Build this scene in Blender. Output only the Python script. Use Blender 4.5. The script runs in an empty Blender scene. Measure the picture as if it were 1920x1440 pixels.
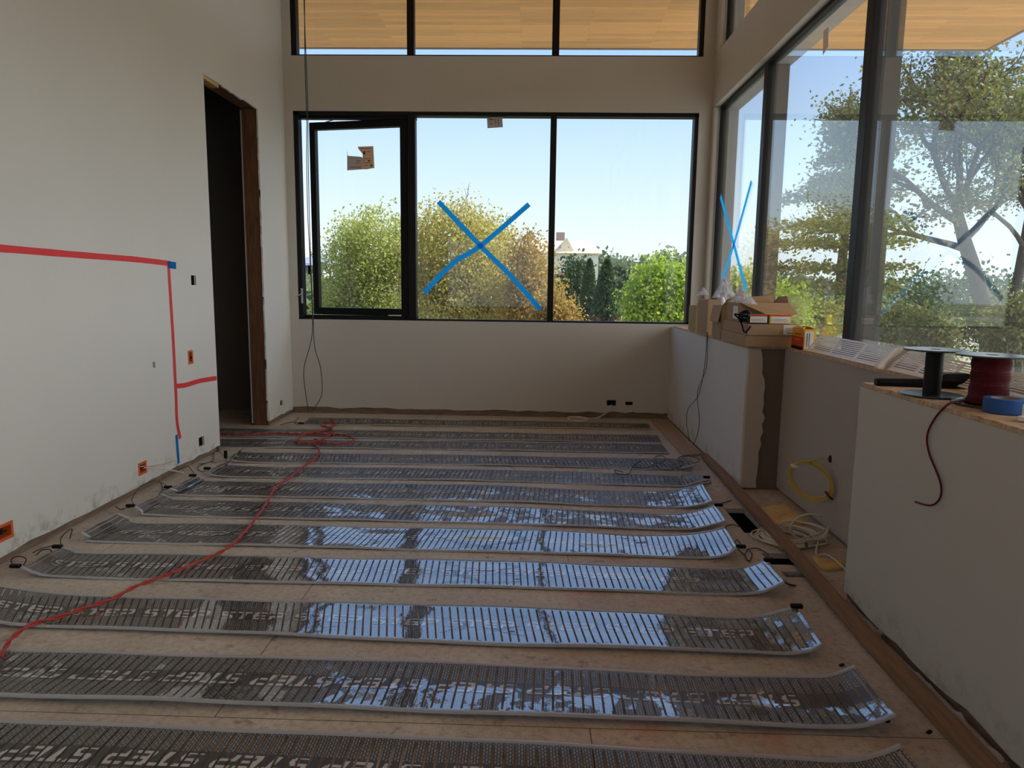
import bpy, math, random
import numpy as np
from mathutils import Vector, Matrix, noise
R_ = math.radians
col = bpy.context.scene.collection
scn = bpy.context.scene
random.seed(7); rng = np.random.default_rng(7)

# ---------------------------------------------------------------- camera
CAM_H = 1.4
F_PX = 1316.98
M = np.array([[0.99948152, 0.02976690, 0.01227314], [-0.01621872, 0.13616144, 0.99055389], [-0.02781459, 0.99023936, -0.13657363]])
cam_d = bpy.data.cameras.new('camera'); cam = bpy.data.objects.new('camera', cam_d); col.objects.link(cam)
cam_d.sensor_width = 36; cam_d.lens = 36*F_PX/1920; cam_d.clip_start = 0.05; cam_d.clip_end = 600
cam.matrix_world = Matrix([[M[0][i], M[1][i], -M[2][i], (0, 0, CAM_H)[i]] for i in range(3)] + [[0, 0, 0, 1]])
scn.camera = cam
def on(px, py, ax, val):
    """point of the room seen at photo position (px, py) and lying on the plane axis=val"""
    d = np.array([(px-960)/F_PX, -(py-720)/F_PX, 1]) @ M
    c = np.array([0, 0, CAM_H]); t = (val-c[ax])/d[ax]
    return c+t*d

# ---------------------------------------------------------------- light
scn.view_settings.view_transform = 'Standard'; scn.view_settings.look = 'None'
scn.view_settings.gamma = 1; scn.view_settings.use_curve_mapping = False
scn.view_settings.exposure = 0.26
scn.cycles.max_bounces = 10; scn.cycles.diffuse_bounces = 6; scn.cycles.glossy_bounces = 4
scn.cycles.transparent_max_bounces = 24; scn.cycles.sample_clamp_indirect = 6
W = bpy.data.worlds.new('sky'); scn.world = W; W.use_nodes = True
nt = W.node_tree; nt.nodes.clear()
tc = nt.nodes.new('ShaderNodeTexCoord'); sx = nt.nodes.new('ShaderNodeSeparateXYZ')
rp = nt.nodes.new('ShaderNodeValToRGB'); bg = nt.nodes.new('ShaderNodeBackground'); wo = nt.nodes.new('ShaderNodeOutputWorld')
nt.links.new(tc.outputs['Generated'], sx.inputs[0]); nt.links.new(sx.outputs['Z'], rp.inputs[0])
# extra glow added to the sky right of the frame, to light the room
vd = nt.nodes.new('ShaderNodeVectorMath'); vd.operation = 'DOT_PRODUCT'; vd.inputs[1].default_value = (0.90, -0.22, 0.37); nt.links.new(tc.outputs['Generated'], vd.inputs[0])
gr = nt.nodes.new('ShaderNodeMapRange'); gr.interpolation_type = 'SMOOTHSTEP'; gr.inputs[1].default_value = 0.48; gr.inputs[2].default_value = 1.0
nt.links.new(vd.outputs['Value'], gr.inputs[0]); vs = nt.nodes.new('ShaderNodeMix'); vs.data_type = 'RGBA'; vs.inputs[7].default_value = (2.95, 2.88, 2.74, 1)
nt.links.new(rp.outputs[0], vs.inputs[6]); nt.links.new(gr.outputs[0], vs.inputs[0]); nt.links.new(vs.outputs[2], bg.inputs[0]); nt.links.new(bg.outputs[0], wo.inputs[0])
e = rp.color_ramp.elements
e[0].position = 0.0; e[0].color = (0.86, 0.93, 0.97, 1)
e[1].position = 1.0; e[1].color = (0.22, 0.42, 0.90, 1)
for p, c in ((0.06, (0.82, 0.91, 0.98, 1)), (0.15, (0.64, 0.80, 0.99, 1)), (0.23, (0.50, 0.69, 0.98, 1)), (0.34, (0.35, 0.55, 0.98, 1)), (0.6, (0.28, 0.50, 0.95, 1))):
    k = e.new(p); k.color = c
bg.inputs[1].default_value = 1.08
sd = bpy.data.lights.new('sun', 'SUN'); sun = bpy.data.objects.new('sun', sd); col.objects.link(sun)
sd.energy = 5.4; sd.angle = R_(0.6); sd.color = (1, 0.94, 0.84)
SUN_DIR = Vector((0.70, 0.22, 0.76)).normalized()      # towards the sun
sun.rotation_euler = SUN_DIR.to_track_quat('Z', 'Y').to_euler(); sun.location = (30, 0, 40)

# ---------------------------------------------------------------- materials
def newmat(name):
    m = bpy.data.materials.new(name); m.use_nodes = True
    return m, m.node_tree, m.node_tree.nodes['Principled BSDF']
def N(t, k, **kw):
    n = t.nodes.new(k)
    for a, v in kw.items():
        if a in ('inputs',):
            for i, x in v.items(): n.inputs[i].default_value = x
        else: setattr(n, a, v)
    return n
def simple(name, c, rough=0.6, metal=0.0, var=0.08, scale=20, bump=0.0, spec=0.5, coat=0.0):
    m, t, b = newmat(name)
    tc = N(t, 'ShaderNodeTexCoord'); nz = N(t, 'ShaderNodeTexNoise', inputs={'Scale': scale, 'Detail': 5})
    t.links.new(tc.outputs['Object'], nz.inputs['Vector'])
    mx = N(t, 'ShaderNodeMix', data_type='RGBA')
    mx.inputs[6].default_value = (*[max(0, x*(1-var)) for x in c], 1); mx.inputs[7].default_value = (*[min(1, x*(1+var)) for x in c], 1)
    t.links.new(nz.outputs[0], mx.inputs[0]); t.links.new(mx.outputs[2], b.inputs['Base Color'])
    b.inputs['Roughness'].default_value = rough; b.inputs['Metallic'].default_value = metal
    b.inputs['Specular IOR Level'].default_value = spec; b.inputs['Coat Weight'].default_value = coat
    if bump:
        bp = N(t, 'ShaderNodeBump', inputs={'Strength': bump, 'Distance': 0.002})
        t.links.new(nz.outputs[0], bp.inputs['Height']); t.links.new(bp.outputs[0], b.inputs['Normal'])
    return m
def drywall(name, c, stain=(0.35, 0.32, 0.28), amt=0.35, dirt=0.0):
    m, t, b = newmat(name)
    tc = N(t, 'ShaderNodeTexCoord')
    n1 = N(t, 'ShaderNodeTexNoise', inputs={'Scale': 1.3, 'Detail': 3}); n2 = N(t, 'ShaderNodeTexNoise', inputs={'Scale': 7, 'Detail': 8, 'Roughness': 0.65})
    n3 = N(t, 'ShaderNodeTexNoise', inputs={'Scale': 60, 'Detail': 2})
    for n in (n1, n2, n3): t.links.new(tc.outputs['Object'], n.inputs['Vector'])
    mx = N(t, 'ShaderNodeMix', data_type='RGBA')
    mx.inputs[6].default_value = (*[x*0.95 for x in c], 1); mx.inputs[7].default_value = (*[min(1, x*1.04) for x in c], 1)
    t.links.new(n1.outputs[0], mx.inputs[0])
    rr = N(t, 'ShaderNodeValToRGB'); rr.color_ramp.elements[0].position = 0.70; rr.color_ramp.elements[1].position = 0.80
    t.links.new(n2.outputs[0], rr.inputs[0])
    ml = N(t, 'ShaderNodeMath', operation='MULTIPLY'); ml.inputs[1].default_value = amt; t.links.new(rr.outputs[0], ml.inputs[0])
    m2 = N(t, 'ShaderNodeMix', data_type='RGBA'); m2.inputs[7].default_value = (*stain, 1)
    t.links.new(ml.outputs[0], m2.inputs[0]); t.links.new(mx.outputs[2], m2.inputs[6]); fin = m2.outputs[2]
    if dirt:    # scuffs and grime just above the floor
        sx = N(t, 'ShaderNodeSeparateXYZ'); t.links.new(tc.outputs['Object'], sx.inputs[0])
        a = N(t, 'ShaderNodeMapRange'); a.inputs[1].default_value = 0.16; a.inputs[2].default_value = 0.0; t.links.new(sx.outputs['Z'], a.inputs[0])
        n5 = N(t, 'ShaderNodeTexNoise', inputs={'Scale': 9, 'Detail': 9, 'Roughness': 0.7}); t.links.new(tc.outputs['Object'], n5.inputs['Vector'])
        q = N(t, 'ShaderNodeMapRange'); q.inputs[1].default_value = 0.50; q.inputs[2].default_value = 0.64; q.inputs[4].default_value = dirt; t.links.new(n5.outputs[0], q.inputs[0])
        w = N(t, 'ShaderNodeMath', operation='MULTIPLY'); t.links.new(a.outputs[0], w.inputs[0]); t.links.new(q.outputs[0], w.inputs[1])
        m4 = N(t, 'ShaderNodeMix', data_type='RGBA'); m4.inputs[7].default_value = (0.16, 0.13, 0.10, 1); t.links.new(w.outputs[0], m4.inputs[0]); t.links.new(fin, m4.inputs[6]); fin = m4.outputs[2]
    t.links.new(fin, b.inputs['Base Color'])
    b.inputs['Roughness'].default_value = 0.75; b.inputs['Specular IOR Level'].default_value = 0.25
    bp = N(t, 'ShaderNodeBump', inputs={'Strength': 0.08, 'Distance': 0.001}); t.links.new(n3.outputs[0], bp.inputs['Height']); t.links.new(bp.outputs[0], b.inputs['Normal'])
    return m
def wood(name, c1, c2, scale=(1, 1, 1), rough=0.6, plank=None, spec=0.3):
    m, t, b = newmat(name)
    tc = N(t, 'ShaderNodeTexCoord'); mp = N(t, 'ShaderNodeMapping'); mp.inputs['Scale'].default_value = scale
    t.links.new(tc.outputs['Object'], mp.inputs[0])
    nz = N(t, 'ShaderNodeTexNoise', inputs={'Scale': 6, 'Detail': 8, 'Roughness': 0.65, 'Distortion': 0.6}); t.links.new(mp.outputs[0], nz.inputs['Vector'])
    mx = N(t, 'ShaderNodeMix', data_type='RGBA'); mx.inputs[6].default_value = (*c1, 1); mx.inputs[7].default_value = (*c2, 1)
    rr = N(t, 'ShaderNodeValToRGB'); rr.color_ramp.elements[0].position = 0.35; rr.color_ramp.elements[1].position = 0.68
    t.links.new(nz.outputs[0], rr.inputs[0]); t.links.new(rr.outputs[0], mx.inputs[0]); out = mx.outputs[2]
    if plank:
        br = N(t, 'ShaderNodeTexBrick', inputs={'Scale': 1.0, 'Mortar Size': 0.002, 'Brick Width': plank[0], 'Row Height': plank[1], 'Bias': 0.0})
        br.inputs['Color1'].default_value = (0.80, 0.80, 0.80, 1); br.inputs['Color2'].default_value = (1.08, 1.05, 1.0, 1); br.inputs['Mortar'].default_value = (0.75, 0.72, 0.70, 1)
        t.links.new(tc.outputs['Object'], br.inputs['Vector'])
        m3 = N(t, 'ShaderNodeMix', data_type='RGBA', blend_type='MULTIPLY'); m3.inputs[0].default_value = 1
        t.links.new(out, m3.inputs[6]); t.links.new(br.outputs[0], m3.inputs[7]); out = m3.outputs[2]
    t.links.new(out, b.inputs['Base Color']); b.inputs['Roughness'].default_value = rough; b.inputs['Specular IOR Level'].default_value = spec
    return m
def glassmat(name, tint, ior=1.5, dirt=0.02, reflect=1.0):
    m = bpy.data.materials.new(name); m.use_nodes = True; t = m.node_tree; t.nodes.clear()
    o = N(t, 'ShaderNodeOutputMaterial'); tr = N(t, 'ShaderNodeBsdfTransparent'); tr.inputs[0].default_value = (*tint, 1)
    gl = N(t, 'ShaderNodeBsdfGlossy'); gl.inputs['Roughness'].default_value = 0.0; gl.inputs[0].default_value = (reflect, reflect, reflect, 1)
    fr = N(t, 'ShaderNodeFresnel'); ge = N(t, 'ShaderNodeNewGeometry'); mr = N(t, 'ShaderNodeMapRange'); mr.inputs[3].default_value = ior; mr.inputs[4].default_value = 1/ior
    t.links.new(ge.outputs['Backfacing'], mr.inputs[0]); t.links.new(mr.outputs[0], fr.inputs[0])
    mx = N(t, 'ShaderNodeMixShader'); t.links.new(fr.outputs[0], mx.inputs[0]); t.links.new(tr.outputs[0], mx.inputs[1]); t.links.new(gl.outputs[0], mx.inputs[2])
    df = N(t, 'ShaderNodeBsdfTranslucent'); df.inputs[0].default_value = (0.9, 0.9, 0.9, 1)
    nz = N(t, 'ShaderNodeTexNoise', inputs={'Scale': 2.2, 'Detail': 6}); tc = N(t, 'ShaderNodeTexCoord'); t.links.new(tc.outputs['Object'], nz.inputs['Vector'])
    ml = N(t, 'ShaderNodeMath', operation='MULTIPLY'); ml.inputs[1].default_value = dirt*2; t.links.new(nz.outputs[0], ml.inputs[0])
    m2 = N(t, 'ShaderNodeMixShader'); t.links.new(ml.outputs[0], m2.inputs[0]); t.links.new(mx.outputs[0], m2.inputs[1]); t.links.new(df.outputs[0], m2.inputs[2])
    t.links.new(m2.outputs[0], o.inputs[0]); return m
def leafmat(name, cols, transl=0.45, pos=None):
    m, t, b = newmat(name)
    g = N(t, 'ShaderNodeNewGeometry'); rr = N(t, 'ShaderNodeValToRGB'); els = rr.color_ramp.elements
    els[0].color = (*cols[0], 1); els[1].color = (*cols[-1], 1)
    for i, c in enumerate(cols[1:-1]): k = els.new((i+1)/(len(cols)-1)); k.color = (*c, 1)
    t.links.new(g.outputs['Random Per Island'], rr.inputs[0]); t.links.new(rr.outputs[0], b.inputs['Base Color'])
    b.inputs['Roughness'].default_value = 0.55; b.inputs['Specular IOR Level'].default_value = 0.3
    tr = N(t, 'ShaderNodeBsdfTranslucent'); t.links.new(rr.outputs[0], tr.inputs[0])
    mx = N(t, 'ShaderNodeMixShader'); mx.inputs[0].default_value = transl
    o = t.nodes['Material Output']; t.links.new(b.outputs[0], mx.inputs[1]); t.links.new(tr.outputs[0], mx.inputs[2]); t.links.new(mx.outputs[0], o.inputs[0])
    return m
def sheet(name, c, alpha, rough=0.35):
    """thin translucent plastic"""
    m, t, b = newmat(name); b.inputs['Base Color'].default_value = (*c, 1); b.inputs['Roughness'].default_value = rough
    tr = N(t, 'ShaderNodeBsdfTransparent'); tl = N(t, 'ShaderNodeBsdfTranslucent'); tl.inputs[0].default_value = (*c, 1)
    a = N(t, 'ShaderNodeMixShader'); a.inputs[0].default_value = 0.5; t.links.new(b.outputs[0], a.inputs[1]); t.links.new(tl.outputs[0], a.inputs[2])
    mx = N(t, 'ShaderNodeMixShader'); mx.inputs[0].default_value = alpha
    t.links.new(tr.outputs[0], mx.inputs[1]); t.links.new(a.outputs[0], mx.inputs[2]); t.links.new(mx.outputs[0], t.nodes['Material Output'].inputs[0])
    return m

MAT = {}
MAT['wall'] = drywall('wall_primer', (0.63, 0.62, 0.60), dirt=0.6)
MAT['wall_near'] = drywall('wall_near_dimmed', (0.51, 0.50, 0.47), dirt=0.5)  # same wall as the others; its weaker light is put into the colour
MAT['wall_far'] = drywall('wall_far_primer', (0.56, 0.535, 0.49))
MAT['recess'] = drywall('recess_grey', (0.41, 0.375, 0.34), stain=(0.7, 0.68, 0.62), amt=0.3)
MAT['endface'] = drywall('knee_end', (0.50, 0.44, 0.38))
MAT['bare'] = drywall('bare_board', (0.17, 0.125, 0.10), stain=(0.3, 0.26, 0.2), amt=0.4)
MAT['plate'] = wood('sole_plate_wood', (0.14, 0.10, 0.075), (0.25, 0.19, 0.14), (1, 1, 8), 0.8)
MAT['stud'] = wood('stud_wood', (0.10, 0.046, 0.024), (0.19, 0.095, 0.05), (6, 6, 0.7), 0.7)
MAT['stud_light'] = wood('fresh_stud', (0.50, 0.30, 0.12), (0.62, 0.42, 0.2), (6, 1, 6), 0.7)
MAT['soffit'] = wood('soffit_wood', (0.84, 0.42, 0.17), (0.93, 0.54, 0.25), (0.6, 6, 1), 0.45, plank=(1.6, 0.09))
MAT['cap'] = wood('ledge_plywood', (0.38, 0.25, 0.15), (0.62, 0.50, 0.36), (6, 9, 6), 0.8)
MAT['board'] = wood('plank_wood', (0.20, 0.12, 0.07), (0.32, 0.20, 0.11), (10, 0.8, 10), 0.65)
MAT['deck'] = wood('stacked_board', (0.36, 0.26, 0.18), (0.46, 0.35, 0.25), (14, 0.7, 14), 0.65)
MAT['frame'] = simple('black_frame', (0.006, 0.006, 0.007), 0.5, var=0.1, spec=0.25)
MAT['fin'] = simple('mullion_fin_metal', (0.020, 0.018, 0.016), 0.6)
MAT['fascia'] = simple('fascia_metal', (0.25, 0.27, 0.30), 0.5)
MAT['glass'] = glassmat('pane_glass', (0.97, 0.99, 0.985), 1.5, 0.008, 0.5)
MAT['glass_r'] = glassmat('coated_pane_glass', (0.95, 0.985, 0.99), 1.56, 0.012)
MAT['black'] = simple('black_plastic', (0.007, 0.007, 0.008), 0.5, spec=0.2)
MAT['steel'] = simple('satin_steel', (0.6, 0.6, 0.6), 0.3, metal=1)
MAT['orange'] = simple('orange_box_plastic', (0.62, 0.12, 0.03), 0.5)
MAT['hole'] = simple('dark_cavity', (0.012, 0.010, 0.009), 0.9)
MAT['redtape'] = simple('red_tape', (0.68, 0.034, 0.04), 0.6)
def lit(name, c, f, amb):
    m = simple(name, c, 0.7); t = m.node_tree; tl = N(t, 'ShaderNodeBsdfTranslucent'); tl.inputs[0].default_value = (*amb, 1)
    mx = N(t, 'ShaderNodeMixShader'); mx.inputs[0].default_value = f; t.links.new(t.nodes['Principled BSDF'].outputs[0], mx.inputs[1]); t.links.new(tl.outputs[0], mx.inputs[2]); t.links.new(mx.outputs[0], t.nodes['Material Output'].inputs[0]); return m
MAT['bluetape'] = lit('blue_tape', (0.010, 0.25, 0.70), 0.7, (0.01, 0.38, 0.84))
MAT['bluetape_dk'] = simple('blue_tape_roll', (0.008, 0.085, 0.33), 0.6)
MAT['red_cord'] = simple('red_cord', (0.42, 0.045, 0.03), 0.5, var=0.25, scale=60)
MAT['wire_dark'] = simple('dark_wire', (0.02, 0.03, 0.025), 0.5)
MAT['wire_maroon'] = simple('maroon_wire', (0.095, 0.007, 0.013), 0.55, spec=0.2)
MAT['wire_white'] = simple('white_cable', (0.62, 0.57, 0.47), 0.5)
MAT['wire_yellow'] = simple('yellow_cable', (0.52, 0.38, 0.07), 0.5)
MAT['paper'] = lit('paper_label', (0.72, 0.56, 0.42), 0.6, (0.75, 0.55, 0.38))
MAT['paper_blue'] = lit('paper_label_back', (0.6, 0.54, 0.5), 0.55, (0.62, 0.52, 0.46))
MAT['ink'] = simple('label_ink', (0.10, 0.07, 0.05), 0.8)
MAT['carton'] = simple('cardboard', (0.36, 0.235, 0.135), 0.8, var=0.12, scale=9)
MAT['carton_dk'] = simple('cardboard_inner', (0.22, 0.13, 0.075), 0.85, var=0.12)
MAT['carton_ol'] = simple('olive_cardboard', (0.36, 0.28, 0.12), 0.85)
MAT['yellow'] = simple('yellow_print', (0.80, 0.42, 0.03), 0.5)
MAT['redprint'] = simple('red_print', (0.62, 0.06, 0.02), 0.5)
MAT['white'] = simple('white_label', (0.72, 0.70, 0.66), 0.6)
MAT['alu'] = simple('white_aluminium', (0.90, 0.90, 0.92), 0.32, var=0.03)
MAT['insul'] = simple('yellow_insulation', (0.70, 0.50, 0.20), 0.95, var=0.25, scale=30, bump=0.6)
MAT['scrap'] = sheet('dusty_plastic_film', (0.62, 0.55, 0.50), 0.85, 0.4)
MAT['bag'] = sheet('clear_bag', (0.82, 0.80, 0.86), 0.55, 0.25)
MAT['strip'] = simple('bus_strip', (0.36, 0.375, 0.40), 0.28, var=0.12, scale=5, spec=0.8)

# floor: worn subfloor with seams, dark scuffs and pinkish chalk
def floormat():
    m, t, b = newmat('subfloor'); tc = N(t, 'ShaderNodeTexCoord')
    n1 = N(t, 'ShaderNodeTexNoise', inputs={'Scale': 2.2, 'Detail': 7, 'Roughness': 0.6}); n2 = N(t, 'ShaderNodeTexNoise', inputs={'Scale': 34, 'Detail': 6, 'Roughness': 0.75})
    n3 = N(t, 'ShaderNodeTexNoise', inputs={'Scale': 11, 'Detail': 5, 'Roughness': 0.7}); n4 = N(t, 'ShaderNodeTexNoise', inputs={'Scale': 3.1, 'Detail': 6})
    for n in (n1, n2, n3, n4): t.links.new(tc.outputs['Object'], n.inputs['Vector'])
    mp = N(t, 'ShaderNodeMapping'); mp.inputs['Location'].default_value = (3.3, 1.7, 0); t.links.new(tc.outputs['Object'], mp.inputs[0]); t.links.new(mp.outputs[0], n4.inputs['Vector'])
    def mixc(fac, a, bb, ca=None, cb=None):
        x = N(t, 'ShaderNodeMix', data_type='RGBA')
        if ca is not None: x.inputs[6].default_value = (*ca, 1)
        else: t.links.new(a, x.inputs[6])
        if cb is not None: x.inputs[7].default_value = (*cb, 1)
        else: t.links.new(bb, x.inputs[7])
        t.links.new(fac, x.inputs[0]); return x.outputs[2]
    def ramp(src, p0, p1, mul=1.0):
        r = N(t, 'ShaderNodeMapRange'); r.inputs[1].default_value = p0; r.inputs[2].default_value = p1; r.inputs[4].default_value = mul
        t.links.new(src, r.inputs[0]); return r.outputs[0]
    c = mixc(ramp(n1.outputs[0], 0.3, 0.7), None, None, (0.43, 0.385, 0.32), (0.62, 0.565, 0.485))
    c = mixc(ramp(n2.outputs[0], 0.45, 0.70, 0.65), c, None, None, (0.22, 0.175, 0.125))
    c = mixc(ramp(n3.outputs[0], 0.59, 0.70, 0.6), c, None, None, (0.12, 0.09, 0.065))
    sx = N(t, 'ShaderNodeSeparateXYZ'); t.links.new(tc.outputs['Object'], sx.inputs[0])
    mr = N(t, 'ShaderNodeMath', operation='MULTIPLY'); t.links.new(ramp(n4.outputs[0], 0.56, 0.72, 0.35), mr.inputs[0])
    t.links.new(ramp(sx.outputs['X'], 0.9, 1.15), mr.inputs[1])
    mq = N(t, 'ShaderNodeMath', operation='MULTIPLY'); t.links.new(mr.outputs[0], mq.inputs[0]); t.links.new(ramp(sx.outputs['Y'], 3.2, 2.7), mq.inputs[1])
    c = mixc(mq.outputs[0], c, None, None, (0.50, 0.14, 0.08))
    br = N(t, 'ShaderNodeTexBrick', inputs={'Scale': 1.0, 'Mortar Size': 0.0016, 'Mortar Smooth': 0.0, 'Brick Width': 2.44, 'Row Height': 1.22})
    mp2 = N(t, 'ShaderNodeMapping'); mp2.inputs['Location'].default_value = (1.31, 0.285, 0); t.links.new(tc.outputs['Object'], mp2.inputs[0]); t.links.new(mp2.outputs[0], br.inputs['Vector'])
    c = mixc(br.outputs['Fac'], c, None, None, (0.05, 0.04, 0.03))
    t.links.new(c, b.inputs['Base Color']); b.inputs['Roughness'].default_value = 0.55; b.inputs['Specular IOR Level'].default_value = 0.5
    bp = N(t, 'ShaderNodeBump', inputs={'Strength': 0.2, 'Distance': 0.002}); t.links.new(n2.outputs[0], bp.inputs['Height']); t.links.new(bp.outputs[0], b.inputs['Normal'])
    return m
MAT['floor'] = floormat()

# heating film: dark printed bricks under a glossy clear laminate
def filmmat(name, letters=False):
    m, t, b = newmat(name)
    uv = N(t, 'ShaderNodeUVMap'); uv.uv_map = 'UVMap'; tc = N(t, 'ShaderNodeTexCoord')
    if not letters:
        sx = N(t, 'ShaderNodeSeparateXYZ'); t.links.new(uv.outputs[0], sx.inputs[0])
        cb = N(t, 'ShaderNodeCombineXYZ'); t.links.new(sx.outputs['Y'], cb.inputs[0]); t.links.new(sx.outputs['X'], cb.inputs[1])
        br = N(t, 'ShaderNodeTexBrick', inputs={'Scale': 1.0, 'Mortar Size': 0.0019, 'Mortar Smooth': 0.2, 'Brick Width': 0.016, 'Row Height': 0.0088})
        br.inputs['Color1'].default_value = (0.27, 0.265, 0.25, 1); br.inputs['Color2'].default_value = (0.17, 0.165, 0.155, 1); br.inputs['Mortar'].default_value = (0.014, 0.014, 0.015, 1)
        t.links.new(cb.outputs[0], br.inputs['Vector'])
        ab = N(t, 'ShaderNodeMath', operation='ABSOLUTE'); sb = N(t, 'ShaderNodeMath', operation='SUBTRACT'); sb.inputs[1].default_value = 0.15
        t.links.new(sx.outputs['Y'], sb.inputs[0]); t.links.new(sb.outputs[0], ab.inputs[0])
        lt = N(t, 'ShaderNodeMath', operation='LESS_THAN'); lt.inputs[1].default_value = 0.040; t.links.new(ab.outputs[0], lt.inputs[0])
        mx = N(t, 'ShaderNodeMix', data_type='RGBA'); mx.inputs[7].default_value = (0.035, 0.032, 0.03, 1)
        t.links.new(lt.outputs[0], mx.inputs[0]); t.links.new(br.outputs[0], mx.inputs[6]); t.links.new(mx.outputs[2], b.inputs['Base Color'])
    else: b.inputs['Base Color'].default_value = (0.50, 0.50, 0.51, 1)
    b.inputs['Roughness'].default_value = 0.42; b.inputs['Specular IOR Level'].default_value = 0.5
    # clear laminate: taut and mirror-like in places, slack and hazy in others
    n1 = N(t, 'ShaderNodeTexNoise', inputs={'Scale': 8.0, 'Detail': 4, 'Roughness': 0.7, 'Distortion': 0.4}); t.links.new(tc.outputs['Object'], n1.inputs['Vector'])
    at_ = N(t, 'ShaderNodeAttribute', attribute_type='GEOMETRY', attribute_name='slack'); df = N(t, 'ShaderNodeMath', operation='SUBTRACT'); t.links.new(n1.outputs[0], df.inputs[0]); t.links.new(at_.outputs['Fac'], df.inputs[1])
    r = N(t, 'ShaderNodeMapRange'); r.inputs[1].default_value = -0.02; r.inputs[2].default_value = 0.02; r.inputs[3].default_value = 0.34; r.inputs[4].default_value = 0.05
    t.links.new(df.outputs[0], r.inputs[0]); r2 = N(t, 'ShaderNodeMapRange'); r2.inputs[1].default_value = -0.02; r2.inputs[2].default_value = 0.02; r2.inputs[3].default_value = 0.12; r2.inputs[4].default_value = 1.0
    t.links.new(df.outputs[0], r2.inputs[0]); t.links.new(r2.outputs[0], b.inputs['Coat Weight'])
    t.links.new(r.outputs[0], b.inputs['Coat Roughness'])
    b.inputs['Coat IOR'].default_value = 2.9
    n2 = N(t, 'ShaderNodeTexNoise', inputs={'Scale': 26, 'Detail': 3}); t.links.new(tc.outputs['Object'], n2.inputs['Vector'])
    bp = N(t, 'ShaderNodeBump', inputs={'Strength': 0.12, 'Distance': 0.004}); t.links.new(n2.outputs[0], bp.inputs['Height']); t.links.new(bp.outputs[0], b.inputs['Coat Normal'])
    return m
MAT['film'] = filmmat('heating_film'); MAT['letters'] = filmmat('film_lettering', True)

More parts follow.
